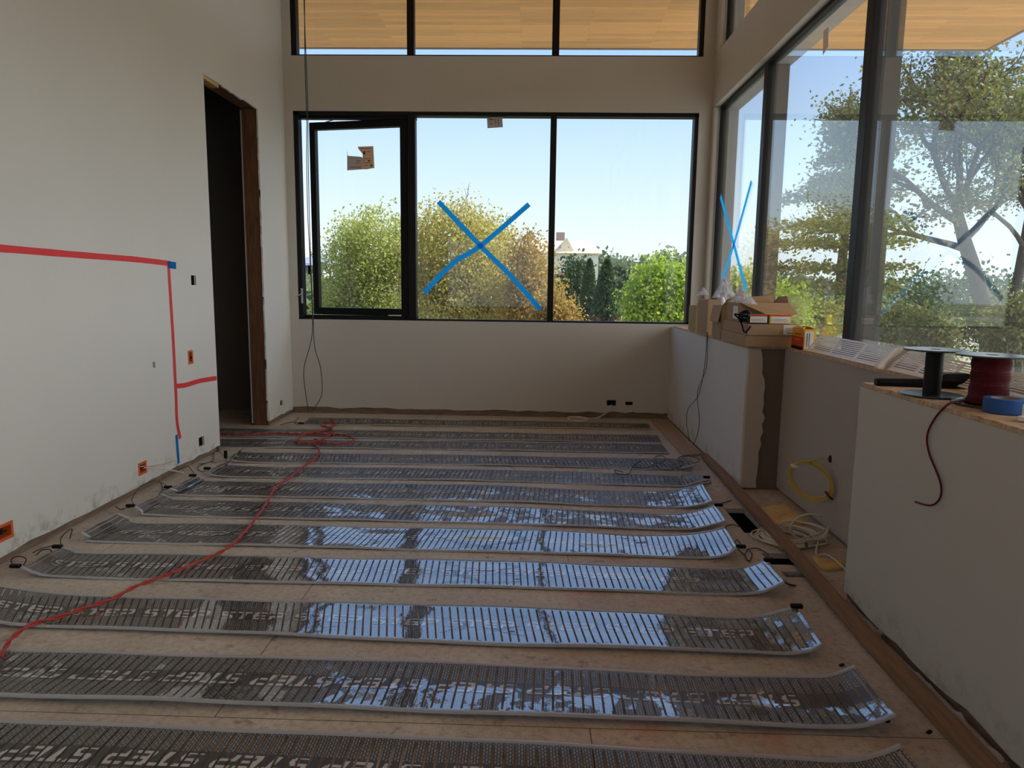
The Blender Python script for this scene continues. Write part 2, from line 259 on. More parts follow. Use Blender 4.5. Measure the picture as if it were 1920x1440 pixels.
# ---------------------------------------------------------------- mesh builder
WL = {}
class MB:
    def __init__(s): s.v = []; s.f = []; s.mi = []; s.uv = None
    def add(s, vs, fs, mi=0):
        o = len(s.v); s.v += [tuple(float(c) for c in p) for p in vs]; s.f += [tuple(i+o for i in q) for q in fs]; s.mi += [mi]*len(fs); return s
    def box(s, x0, x1, y0, y1, z0, z1, mi=0):
        vs = [(x0,y0,z0),(x1,y0,z0),(x1,y1,z0),(x0,y1,z0),(x0,y0,z1),(x1,y0,z1),(x1,y1,z1),(x0,y1,z1)]
        return s.add(vs, [(0,3,2,1),(4,5,6,7),(0,1,5,4),(1,2,6,5),(2,3,7,6),(3,0,4,7)], mi)
    def hexa(s, b, t, mi=0):
        return s.add(list(b)+list(t), [(0,3,2,1),(4,5,6,7),(0,1,5,4),(1,2,6,5),(2,3,7,6),(3,0,4,7)], mi)
    def obox(s, c, dx, dy, dz, rz=0, mi=0, rx=0, ry=0):
        m = Matrix.Rotation(rz, 3, 'Z') @ Matrix.Rotation(ry, 3, 'Y') @ Matrix.Rotation(rx, 3, 'X')
        P = [Vector(c)+m @ Vector((a*dx/2, b*dy/2, d*dz/2)) for d in (-1, 1) for a, b in ((-1,-1),(1,-1),(1,1),(-1,1))]
        return s.hexa(P[:4], P[4:], mi)
    def tube(s, pts, r, n=8, mi=0, closed=False, cap=True):
        pts = [Vector(p) for p in pts]; L = len(pts); rr = r if hasattr(r, '__len__') else [r]*L
        up = Vector((0, 0, 1)); rings = []; prev = None
        for i, p in enumerate(pts):
            a = pts[(i-1) % L] if (closed or i > 0) else p; b = pts[(i+1) % L] if (closed or i < L-1) else p
            t = (b-a); t = t.normalized() if t.length > 1e-9 else Vector((0, 0, 1))
            if prev is None:
                q = t.cross(up); q = q.normalized() if q.length > 1e-4 else Vector((1, 0, 0))
            else:
                q = prev - t*prev.dot(t); q = q.normalized() if q.length > 1e-6 else prev
            prev = q; w = t.cross(q)
            rings.append([p+(q*math.cos(2*math.pi*k/n)+w*math.sin(2*math.pi*k/n))*rr[i] for k in range(n)])
        vs = [v for g in rings for v in g]; fs = []
        for i in range(L if closed else L-1):
            j = (i+1) % L
            for k in range(n): fs.append((i*n+k, i*n+(k+1) % n, j*n+(k+1) % n, j*n+k))
        if cap and not closed: fs.append(tuple(range(n))[::-1]); fs.append(tuple((L-1)*n+k for k in range(n)))
        return s.add(vs, fs, mi)
    def lathe(s, c, prof, n=40, mi=0):
        c = Vector(c); vs = []; fs = []
        for r, z in prof:
            for k in range(n): a = 2*math.pi*k/n; vs.append((c.x+r*math.cos(a), c.y+r*math.sin(a), c.z+z))
        for i in range(len(prof)-1):
            for k in range(n): fs.append((i*n+k, i*n+(k+1) % n, (i+1)*n+(k+1) % n, (i+1)*n+k))
        return s.add(vs, fs, mi)
    def grid(s, P, mi=0):
        nu, nv = len(P), len(P[0]); vs = [p for row in P for p in row]
        return s.add(vs, [(i*nv+j, (i+1)*nv+j, (i+1)*nv+j+1, i*nv+j+1) for i in range(nu-1) for j in range(nv-1)], mi)
    def build(s, name, mats, parent=None, smooth=False, bevel=0, solid=0, uv=None):
        mats = mats if isinstance(mats, (list, tuple)) else [mats]
        a = np.array(s.v)
        if parent is None: o0 = Vector(((a[:, 0].min()+a[:, 0].max())/2, (a[:, 1].min()+a[:, 1].max())/2, a[:, 2].min())); loc = o0
        else: o0 = WL[parent.name]; loc = Vector((0, 0, 0))
        me = bpy.data.meshes.new(name); me.from_pydata([(x-o0.x, y-o0.y, z-o0.z) for x, y, z in s.v], [], s.f)
        for m in mats: me.materials.append(MAT[m] if isinstance(m, str) else m)
        me.polygons.foreach_set('material_index', s.mi)
        if smooth: me.polygons.foreach_set('use_smooth', [True]*len(me.polygons))
        if uv is not None:
            l = me.uv_layers.new(name='UVMap'); vi = np.zeros(len(me.loops), dtype=np.int32); me.loops.foreach_get('vertex_index', vi)
            l.data.foreach_set('uv', np.array(uv)[vi].astype(np.float32).ravel())
        me.update(); o = bpy.data.objects.new(name, me); col.objects.link(o); o.location = loc; WL[o.name] = o0
        if parent is not None: o.parent = parent
        if bevel:
            b = o.modifiers.new('bevel', 'BEVEL'); b.width = bevel; b.segments = 2; b.limit_method = 'ANGLE'
        if solid:
            b = o.modifiers.new('solid', 'SOLIDIFY'); b.thickness = solid
        return o
def tag(o, label=None, cat=None, group=None, kind=None):
    if label: o['label'] = label
    if cat: o['category'] = cat
    if group: o['group'] = group
    if kind: o['kind'] = kind
    return o
def thing(name, loc, label=None, cat=None, group=None, kind=None):
    o = bpy.data.objects.new(name, None); col.objects.link(o); o.location = loc; o.empty_display_size = 0.05; WL[o.name] = Vector(loc)
    return tag(o, label, cat, group, kind)
def struct(o): o['kind'] = 'structure'; return o
def spline(pts, k=8, closed=False):
    P = [np.array(p, float) for p in pts]; n = len(P); out = []
    for i in range(n if closed else n-1):
        p0 = P[(i-1) % n] if closed or i > 0 else P[0]; p1 = P[i]; p2 = P[(i+1) % n]; p3 = P[(i+2) % n] if closed or i < n-2 else P[-1]
        for j in range(k):
            t = j/k; out.append(0.5*((2*p1)+(-p0+p2)*t+(2*p0-5*p1+4*p2-p3)*t*t+(-p0+3*p1-3*p2+p3)*t**3))
    if not closed: out.append(P[-1])
    return out
def holed(ax, c0, c1, a, b, holes, name, mats, jag=0.0, step=None, seed=1, jag_top=0.0, parent=None, facemat=None):
    """wall/floor slab between c0..c1 on axis ax, spanning a (first other axis) and b (second), with rectangular holes (a0,a1,b0,b1); returned as one welded mesh"""
    A = {a[0], a[1]}; B = {b[0], b[1]}
    for h in holes:
        A |= {min(max(h[0], a[0]), a[1]), min(max(h[1], a[0]), a[1])}; B |= {min(max(h[2], b[0]), b[1]), min(max(h[3], b[0]), b[1])}
    if step:
        x = a[0]
        while x < a[1]: A.add(round(x, 4)); x += step
    if jag: B.add(b[0]+0.05)
    A = sorted(A); B = sorted(B); filled = {}
    for i in range(len(A)-1):
        for j in range(len(B)-1):
            ca, cb = (A[i]+A[i+1])/2, (B[j]+B[j+1])/2
            filled[i, j] = not any(h[0] < ca < h[1] and h[2] < cb < h[3] for h in holes)
    rnd = random.Random(seed); jz = [rnd.uniform(-jag, jag) for _ in A]
    mb = MB(); idx = {}
    def vert(i, j, k):
        key = (i, j, k)
        if key not in idx:
            bb = B[j]+(jz[i] if jag and j == 0 else 0)
            p = [0, 0, 0]; o = [q for q in (0, 1, 2) if q != ax]; p[ax] = (c0, c1)[k]; p[o[0]] = A[i]; p[o[1]] = bb
            idx[key] = len(mb.v); mb.v.append(tuple(p))
        return idx[key]
    def face(q, mi=0): mb.f.append(tuple(q)); mb.mi.append(mi)
    for (i, j), ok in filled.items():
        if not ok: continue
        face([vert(i, j, 0), vert(i, j+1, 0), vert(i+1, j+1, 0), vert(i+1, j, 0)]); face([vert(i, j, 1), vert(i+1, j, 1), vert(i+1, j+1, 1), vert(i, j+1, 1)])
        if not filled.get((i-1, j)): face([vert(i, j, 0), vert(i, j, 1), vert(i, j+1, 1), vert(i, j+1, 0)])
        if not filled.get((i+1, j)): face([vert(i+1, j, 0), vert(i+1, j+1, 0), vert(i+1, j+1, 1), vert(i+1, j, 1)])
        if not filled.get((i, j-1)): face([vert(i, j, 0), vert(i+1, j, 0), vert(i+1, j, 1), vert(i, j, 1)])
        if not filled.get((i, j+1)): face([vert(i, j+1, 0), vert(i, j+1, 1), vert(i+1, j+1, 1), vert(i+1, j+1, 0)])
    o = mb.build(name, mats, parent)
    import bmesh
    bm = bmesh.new(); bm.from_mesh(o.data); bmesh.ops.recalc_face_normals(bm, faces=bm.faces); bm.to_mesh(o.data); bm.free()
    return o

# ---------------------------------------------------------------- the room shell
LWX, FWY, RWX = -2.62, 7.55, 1.80
YB = -3.0; ZC = 4.42
# floor with the two openings cut in the subfloor
FH = [(1.255, 1.385, 3.97, 4.43), (1.25, 1.40, 3.50, 3.66), (1.27, 1.40, 3.34, 3.41)]
fl = struct(holed(2, -0.03, 0.0, (-3.9, 2.05), (YB, 7.75), FH, 'floor', 'floor'))
sub = MB().box(-3.9, 2.05, YB, 7.75, -0.30, -0.26); struct(sub.build('trim_1', 'hole'))
# left wall with door opening and cut-outs
sock = [(5.365, 5.445, 1.385, 1.46), (5.255, 5.330, 0.785, 0.89), (5.36, 5.45, 0.115, 0.19), (4.50, 4.60, 0.115, 0.20), (3.235, 3.355, 0.115, 0.20), (7.165, 7.245, 0.140, 0.195), (4.755, 4.785, 0.815, 0.855)]
DOOR = (5.73, 6.83, -1, 3.035)
struct(holed(0, LWX-0.016, LWX, (YB, 7.55), (0.045, ZC), sock+[DOOR], 'wall_left', 'wall', jag=0.008, step=0.17, seed=3))
core = MB().box(LWX-0.17, LWX-0.05, YB, 5.70, 0, ZC).box(LWX-0.17, LWX-0.05, 6.87, 7.75, 0, ZC).box(LWX-0.17, LWX-0.05, 5.70, 6.87, 3.09, ZC)
struct(core.build('trim_2', 'hole'))
struct(MB().box(LWX-0.14, LWX-0.012, YB, 5.72, 0.0, 0.043).box(LWX-0.14, LWX-0.012, 6.84, 7.75, 0.0, 0.043).build('baseboard_left', 'plate'))
# doorway: rough studs and header, corridor behind it
dr = thing('door_1', (LWX, 6.28, 0), kind='structure')
MB().box(LWX-0.158, LWX-0.002, 6.83, 6.87, 0.0, 3.035).build('jamb', 'stud', dr, bevel=0.002)
MB().box(LWX-0.158, LWX-0.002, 5.69, 5.728, 0.0, 3.035).build('jamb', 'stud', dr, bevel=0.002)
MB().box(LWX-0.158, LWX-0.002, 5.70, 6.86, 3.036, 3.085).build('header', 'stud', dr, bevel=0.002)
MB().box(LWX-0.085, LWX-0.012, 5.74, 6.03, 3.005, 3.034).build('header_block', 'stud_light', dr, bevel=0.002)
MB().box(LWX-0.172, LWX-0.159, 6.835, 6.87, 0.02, 3.02).build('board_edge', 'wall', dr)
re_ = MB(); rr_ = random.Random(8)
for k in range(44):
    z = 0.05+k*0.068; w = rr_.uniform(0.002, 0.012); re_.hexa([(LWX-0.014, 6.832-w, z), (LWX-0.001, 6.832-w*0.6, z), (LWX-0.001, 6.834, z), (LWX-0.014, 6.834, z)], [(LWX-0.014, 6.832-w*rr_.uniform(.4, 1.2), z+0.066), (LWX-0.001, 6.832-w*0.5, z+0.066), (LWX-0.001, 6.834, z+0.066), (LWX-0.014, 6.834, z+0.066)])
for k in range(16):
    y = 5.735+k*0.068; w = rr_.uniform(0.002, 0.014); re_.hexa([(LWX-0.014, y, 3.037-w), (LWX-0.001, y, 3.037-w*.6), (LWX-0.001, y+0.066, 3.037-w*.7), (LWX-0.014, y+0.066, 3.037-w)], [(LWX-0.014, y, 3.038), (LWX-0.001, y, 3.038), (LWX-0.001, y+0.066, 3.038), (LWX-0.014, y+0.066, 3.038)])
re_.build('ragged_board_edge', 'wall', dr)
CX = LWX-0.172
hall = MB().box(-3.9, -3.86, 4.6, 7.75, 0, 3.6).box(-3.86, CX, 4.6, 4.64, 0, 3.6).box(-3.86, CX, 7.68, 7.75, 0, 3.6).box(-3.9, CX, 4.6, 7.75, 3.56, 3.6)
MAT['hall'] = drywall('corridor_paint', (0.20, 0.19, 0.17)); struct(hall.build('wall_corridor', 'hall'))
# far wall: lower windows z 1.03..3.187, upper windows z 3.73..4.5
WL_ = (-2.53, 1.67, 1.03, 3.19); WU = (-2.535, 1.69, 3.735, 4.40)
hf = [(0.82, 0.92, 0.135, 0.20), (1.02, 1.10, 0.145, 0.185)]
struct(holed(1, FWY, FWY+0.016, (LWX, 2.05), (0.065, ZC), hf+[WL_, WU], 'wall_back', 'wall_far', jag=0.010, step=0.13, seed=5))
struct(holed(1, FWY+0.05, FWY+0.20, (LWX, 2.05), (0.0, ZC), [(-2.53, 1.67, 1.03, 3.19), WU], 'trim_3', 'wall_far'))
rv = MB()      # window reveals
for (x0, x1, z0, z1) in (WL_, WU):
    rv.box(x0-0.02, x1+0.02, FWY+0.016, FWY+0.06, z0-0.02, z0-0.001).box(x0-0.02, x1+0.02, FWY+0.016, FWY+0.06, z1+0.001, z1+0.02)
    rv.box(x0-0.02, x0-0.001, FWY+0.016, FWY+0.06, z0, z1).box(x1+0.001, x1+0.02, FWY+0.016, FWY+0.06, z0, z1)
struct(rv.build('trim_4', 'wall_far'))
struct(MB().box(LWX, 1.70, FWY+0.012, FWY+0.05, 0, 0.068).build('baseboard_back', 'plate'))
# right side: header beam, corner, upper strip, sill wall
def rwin(y0, y1, z0, z1): return (y0, y1, z0, z1)
beam = MB().box(RWX, 1.955, YB, FWY, 3.235, 3.75); struct(beam.build('trim_5', 'wall_far', bevel=0.006))
struct(MB().box(RWX, 1.955, YB, FWY, 4.40, ZC).build('trim_6', 'wall_far'))
struct(MB().box(RWX, 1.862, 7.46, FWY, 1.0, 3.235).box(RWX, 1.862, 7.40, FWY, 3.75, 4.40).build('trim_7', 'wall_far', bevel=0.02))
# knee wall (far), recess, knee wall (near)
KX = 1.48; NX = 1.435
struct(MB().box(KX, KX+0.016, 4.87, FWY, 0.02, 1.0).build('wall_right', 'wall'))
struct(MB().box(KX+0.016, 1.955, 4.886, FWY, 0.0, 1.0).build('trim_8', 'bare'))
# end face: drywall skin torn off along a ragged line
ys, yb = 4.870, 4.887; rag = [(0.0, 1.60), (0.06, 1.595), (0.12, 1.60), (0.2, 1.605), (0.27, 1.60), (0.33, 1.618), (0.37, 1.606), (0.42, 1.625), (0.47, 1.612), (0.52, 1.632), (0.56, 1.610), (0.62, 1.618), (0.68, 1.612), (0.74, 1.618), (0.79, 1.610), (0.83, 1.592), (0.87, 1.594), (0.93, 1.590), (0.97, 1.582), (1.0, 1.575)]
eb = MB()
for (z0, x0), (z1, x1) in zip(rag[:-1], rag[1:]):
    eb.hexa([(KX+0.016, ys, z0+0.015*(z0 == 0)), (x0, ys, z0+0.015*(z0 == 0)), (x0, yb, z0+0.015*(z0 == 0)), (KX+0.016, yb, z0+0.015*(z0 == 0))], [(KX+0.016, ys, z1), (x1, ys, z1), (x1, yb, z1), (KX+0.016, yb, z1)])
struct(eb.build('trim_9', 'endface'))
struct(MB().box(1.745, 1.955, 3.09, 4.886, 0.02, 1.0).build('wall_recess', 'recess'))
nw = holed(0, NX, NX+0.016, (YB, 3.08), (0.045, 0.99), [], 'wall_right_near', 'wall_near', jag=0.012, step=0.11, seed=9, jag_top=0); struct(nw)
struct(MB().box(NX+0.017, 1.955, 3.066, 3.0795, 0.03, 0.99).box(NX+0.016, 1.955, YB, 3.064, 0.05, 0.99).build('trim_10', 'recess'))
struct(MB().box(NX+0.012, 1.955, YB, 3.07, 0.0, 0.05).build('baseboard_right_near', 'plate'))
# plywood caps with ragged edge
def cap(name, x0, x1, y0, y1, z, seed, mat='cap'):
    r = random.Random(seed); n = int((y1-y0)/0.05); mb = MB(); P = []
    for i in range(n+1):
        y = y0+(y1-y0)*i/n; P.append((x0+r.uniform(-0.012, 0.004), y))
    for (xa, ya), (xb, yb2) in zip(P[:-1], P[1:]):
        mb.hexa([(xa, ya, z), (x1, ya, z), (x1, yb2, z), (xb, yb2, z)], [(xa+0.003, ya, z+0.016), (x1, ya, z+0.016), (x1, yb2, z+0.016), (xb+0.003, yb2, z+0.016)])
    return struct(mb.build(name, mat))
cap('trim_11', NX+0.006, 1.868, YB, 3.085, 0.991, 2)
cap('trim_12', 1.742, 1.868, 3.085, 4.884, 1.001, 4)
cap('trim_13', KX+0.004, 1.868, 4.875, 7.45, 1.001, 6)
# side wall below/behind camera and ceiling
struct(MB().box(LWX, 2.05, YB-0.1, YB, 0, 0.06).box(LWX, 2.05, YB-0.1, YB, 0.06, 0.9).box(LWX, 2.05, YB-0.1, YB, 2.6, ZC).box(LWX, -2.2, YB-0.1, YB, 0.9, 2.6).box(0.4, 2.05, YB-0.1, YB, 0.9, 2.6).build('wall_front', 'wall'))  # unseen wall; its opening is added to let in daylight behind the camera
# roof plane: timber ceiling indoors running out as the overhang
RZ = 4.42; rx1 = 5.62; ry1 = 9.45
struct(MB().box(LWX, 1.955, YB, FWY+0.2, RZ, RZ+0.05).build('ceiling', 'soffit'))
struct(MB().box(-6, rx1, FWY+0.2, ry1, RZ, RZ+0.05).box(1.955, rx1, YB-3, FWY+0.2, RZ, RZ+0.05).build('trim_14', 'soffit'))
struct(MB().box(-6, rx1+0.03, ry1, ry1+0.03, RZ-0.012, RZ+0.35).box(rx1, rx1+0.03, YB-3, ry1, RZ-0.012, RZ+0.35).box(-6, rx1, YB-3, ry1, RZ+0.30, RZ+0.35).build('trim_15', 'fascia'))

# ---------------------------------------------------------------- windows
def pane(p, x0, x1, y0, y1, z0, z1, mat='glass'): return MB().box(x0, x1, y0, y1, z0, z1).build('pane', mat, p)
gy = 7.62
w1 = thing('window_1', (-0.43, gy, 1.03), kind='structure')
x0, x1, z0, z1 = WL_
fr = MB().box(x0, x1, 7.565, 7.68, z1-0.038, z1).box(x0, x1, 7.565, 7.68, z0, z0+0.018).box(x0, x0+0.05, 7.565, 7.68, z0, z1).box(x1-0.038, x1, 7.565, 7.68, z0, z1)
fr.box(x0+0.05, -1.25, 7.60, 7.68, z1-0.065, z1-0.038).box(x0+0.05, -1.25, 7.60, 7.68, z0+0.018, z0+0.045)
fr.build('window_frame', 'frame', w1, bevel=0.002)
MB().box(-1.335, -1.255, 7.565, 7.68, z0+0.018, z1-0.038).build('mullion', 'frame', w1, bevel=0.002)
MB().box(0.155, 0.218, 7.565, 7.68, z0+0.018, z1-0.038).build('mullion', 'frame', w1, bevel=0.002)
pane(w1, -1.255, 0.155, gy, gy+0.008, z0+0.018, z1-0.038); pane(w1, 0.218, x1-0.038, gy, gy+0.008, z0+0.018, z1-0.038)
# open casement sash: hinged on its right, swung outwards by 11 degrees
hg = Vector((-1.345, 7.60, 0)); th = R_(11); sw = 1.12; sz0, sz1 = 1.075, 3.13
def sb(u0, u1, n0, n1, a, b, mb):
    d = Vector((-math.cos(th), math.sin(th), 0)); n = Vector((math.sin(th), math.cos(th), 0))
    q = [hg+d*u+n*v for u, v in ((u0, n0), (u1, n0), (u1, n1), (u0, n1))]
    mb.hexa([(p.x, p.y, a) for p in q][::-1], [(p.x, p.y, b) for p in q][::-1]); return mb
sm = MB(); sb(0, 0.08, 0, 0.07, sz0, sz1, sm); sb(sw-0.065, sw, 0, 0.07, sz0, sz1, sm); sb(0.08, sw-0.065, 0, 0.07, sz1-0.075, sz1, sm); sb(0.08, sw-0.065, 0, 0.07, sz0, sz0+0.075, sm)
sash = sm.build('sash', 'frame', w1, bevel=0.002)
gm = MB(); sb(0.08, sw-0.065, 0.03, 0.038, sz0+0.075, sz1-0.075, gm).build('pane', 'glass', sash)
hm = MB().box(x0+0.034, x0+0.052, 7.555, 7.566, 1.20, 1.36).tube([(x0+0.043, 7.556, 1.30), (x0+0.043, 7.53, 1.30), (x0+0.02, 7.525, 1.285), (x0-0.015, 7.522, 1.275)], 0.007)
hm.build('window_handle', 'steel', w1)
MB().tube([(-1.85, 7.60, 3.115), (-2.1, 7.66, 3.135), (-2.25, 7.72, 3.11)], 0.005, 6).build('stay_arm', 'fin', w1)
MB().box(-1.56, -1.42, 7.585, 7.60, 1.075, 1.088).build('latch', 'steel', w1)
MB().box(-0.52, -0.38, 7.55, 7.566, 1.031, 1.042).build('latch', 'black', w1)
w2 = thing('window_2', (-0.43, gy, 3.735), kind='structure'); x0, x1, z0, z1 = WU
MB().box(x0, x1, 7.58, 7.68, z1-0.04, z1).box(x0, x1, 7.58, 7.68, z0, z0+0.02).box(x0, x0+0.055, 7.58, 7.68, z0, z1).box(x1-0.045, x1, 7.58, 7.68, z0, z1).build('window_frame', 'frame', w2, bevel=0.002)
for a in (-1.335, 0.155): MB().box(a, a+0.072, 7.58, 7.68, z0+0.02, z1-0.04).build('mullion', 'frame', w2, bevel=0.002)
for a, b in ((x0+0.055, -1.335), (-1.263, 0.155), (0.227, x1-0.045)): pane(w2, a, b, gy, gy+0.008, z0+0.02, z1-0.04)
# right-hand window walls
def right_window(n, z0, z1, ms, ya=7.46):
    w = thing('window_%d' % n, (1.89, 2, z0), kind='structure')
    MB().box(1.862, 1.93, YB, ya, z1-0.03, z1).box(1.862, 1.93, YB, ya, z0, z0+0.02).box(1.862, 1.93, ya-0.03, ya, z0, z1).box(1.862, 1.93, YB, YB+0.04, z0, z1).build('window_frame', 'frame', w, bevel=0.002)
    e = [ya-0.03]
    for m in ms:
        MB().box(1.855, 1.935, m-0.045, m+0.045, z0+0.02, z1-0.03).build('mullion', 'frame', w, bevel=0.002)
        MB().box(1.935, 2.03, m-0.045, m+0.045, z0-0.05, z1+0.05).build('mullion_fin', 'fin', w, bevel=0.002)
        e += [m+0.045, m-0.045]
    e.append(YB+0.04)
    for k in range(0, len(e), 2): pane(w, 1.888, 1.896, e[k+1], e[k], z0+0.02, z1-0.03, 'glass_r')
    return w
MS = [6.03, 4.22, 2.41, 0.60, -1.21]
right_window(3, 1.018, 3.235, MS); right_window(4, 3.75, 4.40, MS, 7.40)
struct(MB().box(1.932, 2.05, YB, FWY+0.2, 3.20, 3.80).box(1.90, 2.05, YB, FWY+0.2, -3.6, 1.0).box(1.955, 2.05, 7.47, 7.75, -3.6, 4.42).build('trim_16', 'fascia'))

# ---------------------------------------------------------------- heating mats
# edges of each mat as traced on the photograph's floor; l/r = lifted curled ends
MATS = [
 dict(t=[(582,783),(740,785.5),(900,787.7),(1213.8,793.4)], b=[(566.7,796),(900,800.4),(1223,805.6)], up=1),
 dict(t=[(415,802.5),(900,810),(1232,816)], b=[(415,818),(900,825),(1241,831)], ext=-3.35),
 dict(t=[(415,822.5),(900,828),(1238.5,832)], b=[(415.6,838.4),(900,844),(1255.5,850.7)], ext=-3.3),
 dict(t=[(486,848),(900,853.4),(1225.5,859.8)], b=[(473,867.6),(900,872.3),(1241,880.6)], tl=[(465,837.6)], bl=[(439,852)], tr=[(1262,861),(1294,857)], br=[(1268,880),(1306,872)]),
 dict(t=[(470,874),(900,879.5),(1238.5,891)], b=[(440,895),(900,901.6),(1241,912)], tl=[(430,865)], bl=[(394,881)], tr=[(1275,889),(1306,882)], br=[(1290.6,910.6),(1323,900)]),
 dict(t=[(405,901),(900,909.3),(1082,917),(1236,921)], b=[(356,929),(900,940),(1108,948),(1225,951)], tl=[(387,897),(369,891)], bl=[(336,924),(318,917)], tr=[(1277.6,917),(1316.7,908)], br=[(1264.6,951.5),(1306,948),(1336,940.5)]),
 dict(t=[(347,936),(560,941),(900,948.8),(1173,960),(1225,962.5)], b=[(286,967),(560,974),(900,981),(1160,991),(1230,993.5)], tl=[(322,932),(303,926)], bl=[(266,960),(252,951)], tr=[(1264.6,963),(1306,957.4),(1340,947)], br=[(1290.6,994),(1330,986),(1361,977)]),
 dict(t=[(277,980),(560,984),(900,991.8),(1082,996.5),(1212,1003)], b=[(190,1016.5),(560,1026),(900,1034.6),(1134,1042),(1290,1047)], tl=[(246,972),(223,963)], bl=[(168,1009),(152,999)], tr=[(1272,1002),(1316.7,997),(1358,988.7)], br=[(1337.5,1047),(1366,1040),(1383,1029)]),
 dict(t=[(175,1035.5),(560,1044),(900,1050),(1238.5,1062.5),(1316,1065)], b=[(102,1082),(251,1086.5),(600,1095),(900,1101),(1240,1111.7),(1340,1115)], tl=[(142,1031),(117,1025)], bl=[(62,1075),(39,1064.6)], tr=[(1370,1065),(1408,1060),(1432,1050.5)], br=[(1400,1115),(1434.7,1110),(1471,1092.8)]),
 dict(t=[(200,1117),(400,1123),(640,1127.5),(933,1136.7),(1240,1149),(1350,1154)], b=[(60,1177),(333,1186.7),(600,1198),(933,1211.7),(1240,1221.7),(1380,1228)], tl=[(100,1111.7),(0,1096.7),(-50,1086)], bl=[(0,1172),(-90,1158)], tr=[(1400,1154.6),(1441.7,1150),(1492,1137)], br=[(1420,1229),(1469.6,1232.5),(1514.6,1226.5),(1542.5,1212.6)]),
 dict(t=[(0,1219),(333,1226),(640,1233.5),(933,1246.7),(1240,1260.7),(1400,1265)], b=[(0,1311.7),(333,1323),(640,1334),(933,1346.7),(1240,1358),(1400,1366.5)], ext=-2.35, tr=[(1521.7,1267),(1563,1263),(1601.5,1248.4)], br=[(1556,1372),(1625.8,1369),(1679.6,1350.5)]),
 dict(t=[(0,1349),(333,1362),(640,1375),(933,1389),(1240,1405),(1400,1413)], b=None, ext=-2.3, tr=[(1573.7,1422.7),(1643,1410.6),(1684.8,1395)], br=None),
]
GLYPH = {'S': [(0, [(0.12, 0.9)]), (1, [(0.75, 1.0)]), (2, [(0.78, 1.0)]), (3, [(0.72, 1.0)]), (4, [(0.1, 0.92)]), (5, [(0.0, 0.85)]), (6, [(0.0, 0.28)]), (7, [(0.0, 0.22)]), (8, [(0.05, 0.95)]), (9, [(0.12, 1.0)])],
         'T': [(r, [(0.36, 0.66)]) for r in range(8)]+[(8, [(0.0, 1.0)]), (9, [(0.0, 1.0)])],
         'E': [(0, [(0.05, 1.0)]), (1, [(0.0, 0.95)]), (2, [(0.0, 0.28)]), (3, [(0.0, 0.28)]), (4, [(0.0, 0.85)]), (5, [(0.0, 0.85)]), (6, [(0.0, 0.28)]), (7, [(0.0, 0.28)]), (8, [(0.0, 1.0)]), (9, [(0.05, 1.0)])],
         'P': [(0, [(0.0, 0.26)]), (1, [(0.0, 0.26)]), (2, [(0.0, 0.26)]), (3, [(0.0, 0.88)]), (4, [(0.0, 0.95)]), (5, [(0.72, 1.0)]), (6, [(0.74, 1.0)]), (7, [(0.72, 1.0)]), (8, [(0.0, 0.95)]), (9, [(0.0, 0.88)])]}
def edge_curve(flat, left, right, z=0.006):
    F = np.array([on(x, y, 2, z) for x, y in flat]); b, a = np.polyfit(F[:, 0], F[:, 1], 1)
    def lift(p, ref, sl):
        d = np.array([(p[0]-960)/F_PX, -(p[1]-720)/F_PX, 1]) @ M; c = np.array([0, 0, CAM_H])
        aa = ref[1]-sl*ref[0]; t = (aa-c[1]+sl*c[0])/(d[1]-sl*d[0]); q = c+t*d; q[2] = max(q[2], z); return q
    sl0 = (F[1]-F[0])[1]/(F[1]-F[0])[0]*0.5+b*0.5; sl1 = b if len(F) < 3 else (F[-1]-F[-3])[1]/(F[-1]-F[-3])[0]*0.5+b*0.5
    Lp = [lift(p, F[0], sl0) for p in (left or [])][::-1]; Rp = [lift(p, F[-1], sl1) for p in (right or [])]
    return np.array(Lp+list(F)+Rp)
class Curve:
    def __init__(s, P):
        s.P = np.array(spline(P, 10)); s.P[:, 2] = np.maximum(s.P[:, 2], 0.005); d = np.linalg.norm(np.diff(s.P, axis=0), axis=1); s.s = np.concatenate([[0], np.cumsum(d)]); s.L = s.s[-1]
    def at(s, t): x = t*s.L; return np.array([np.interp(x, s.s, s.P[:, k]) for k in range(3)])
NAMES = ['farthest dark slotted heating mat, lying flat along the back wall', 'dark heating mat second from the back wall, running flat into the doorway', 'dark heating mat third from the back wall, flat, starting behind the wall corner',
 'heating mat fourth from the back wall, loose dark wires over its right end', 'heating mat fifth from the back wall, bright glare on its curled left tip',
 'heating mat sixth from the back wall, glare only along its edges', 'heating mat seventh from the back wall, broken patches of blue glare', 'heating mat eighth from the back wall, curling up beside the cut floor opening',
 'heating mat ninth from the back wall, red wire loop at its left tip', 'heating mat third nearest, crossed by the red cord at its left', 'second nearest heating mat, printed with large letters and patchy glare',
 'nearest heating mat, cut off by the bottom edge of the photo']
PITCH = 0.0335; SLOT = 0.0075
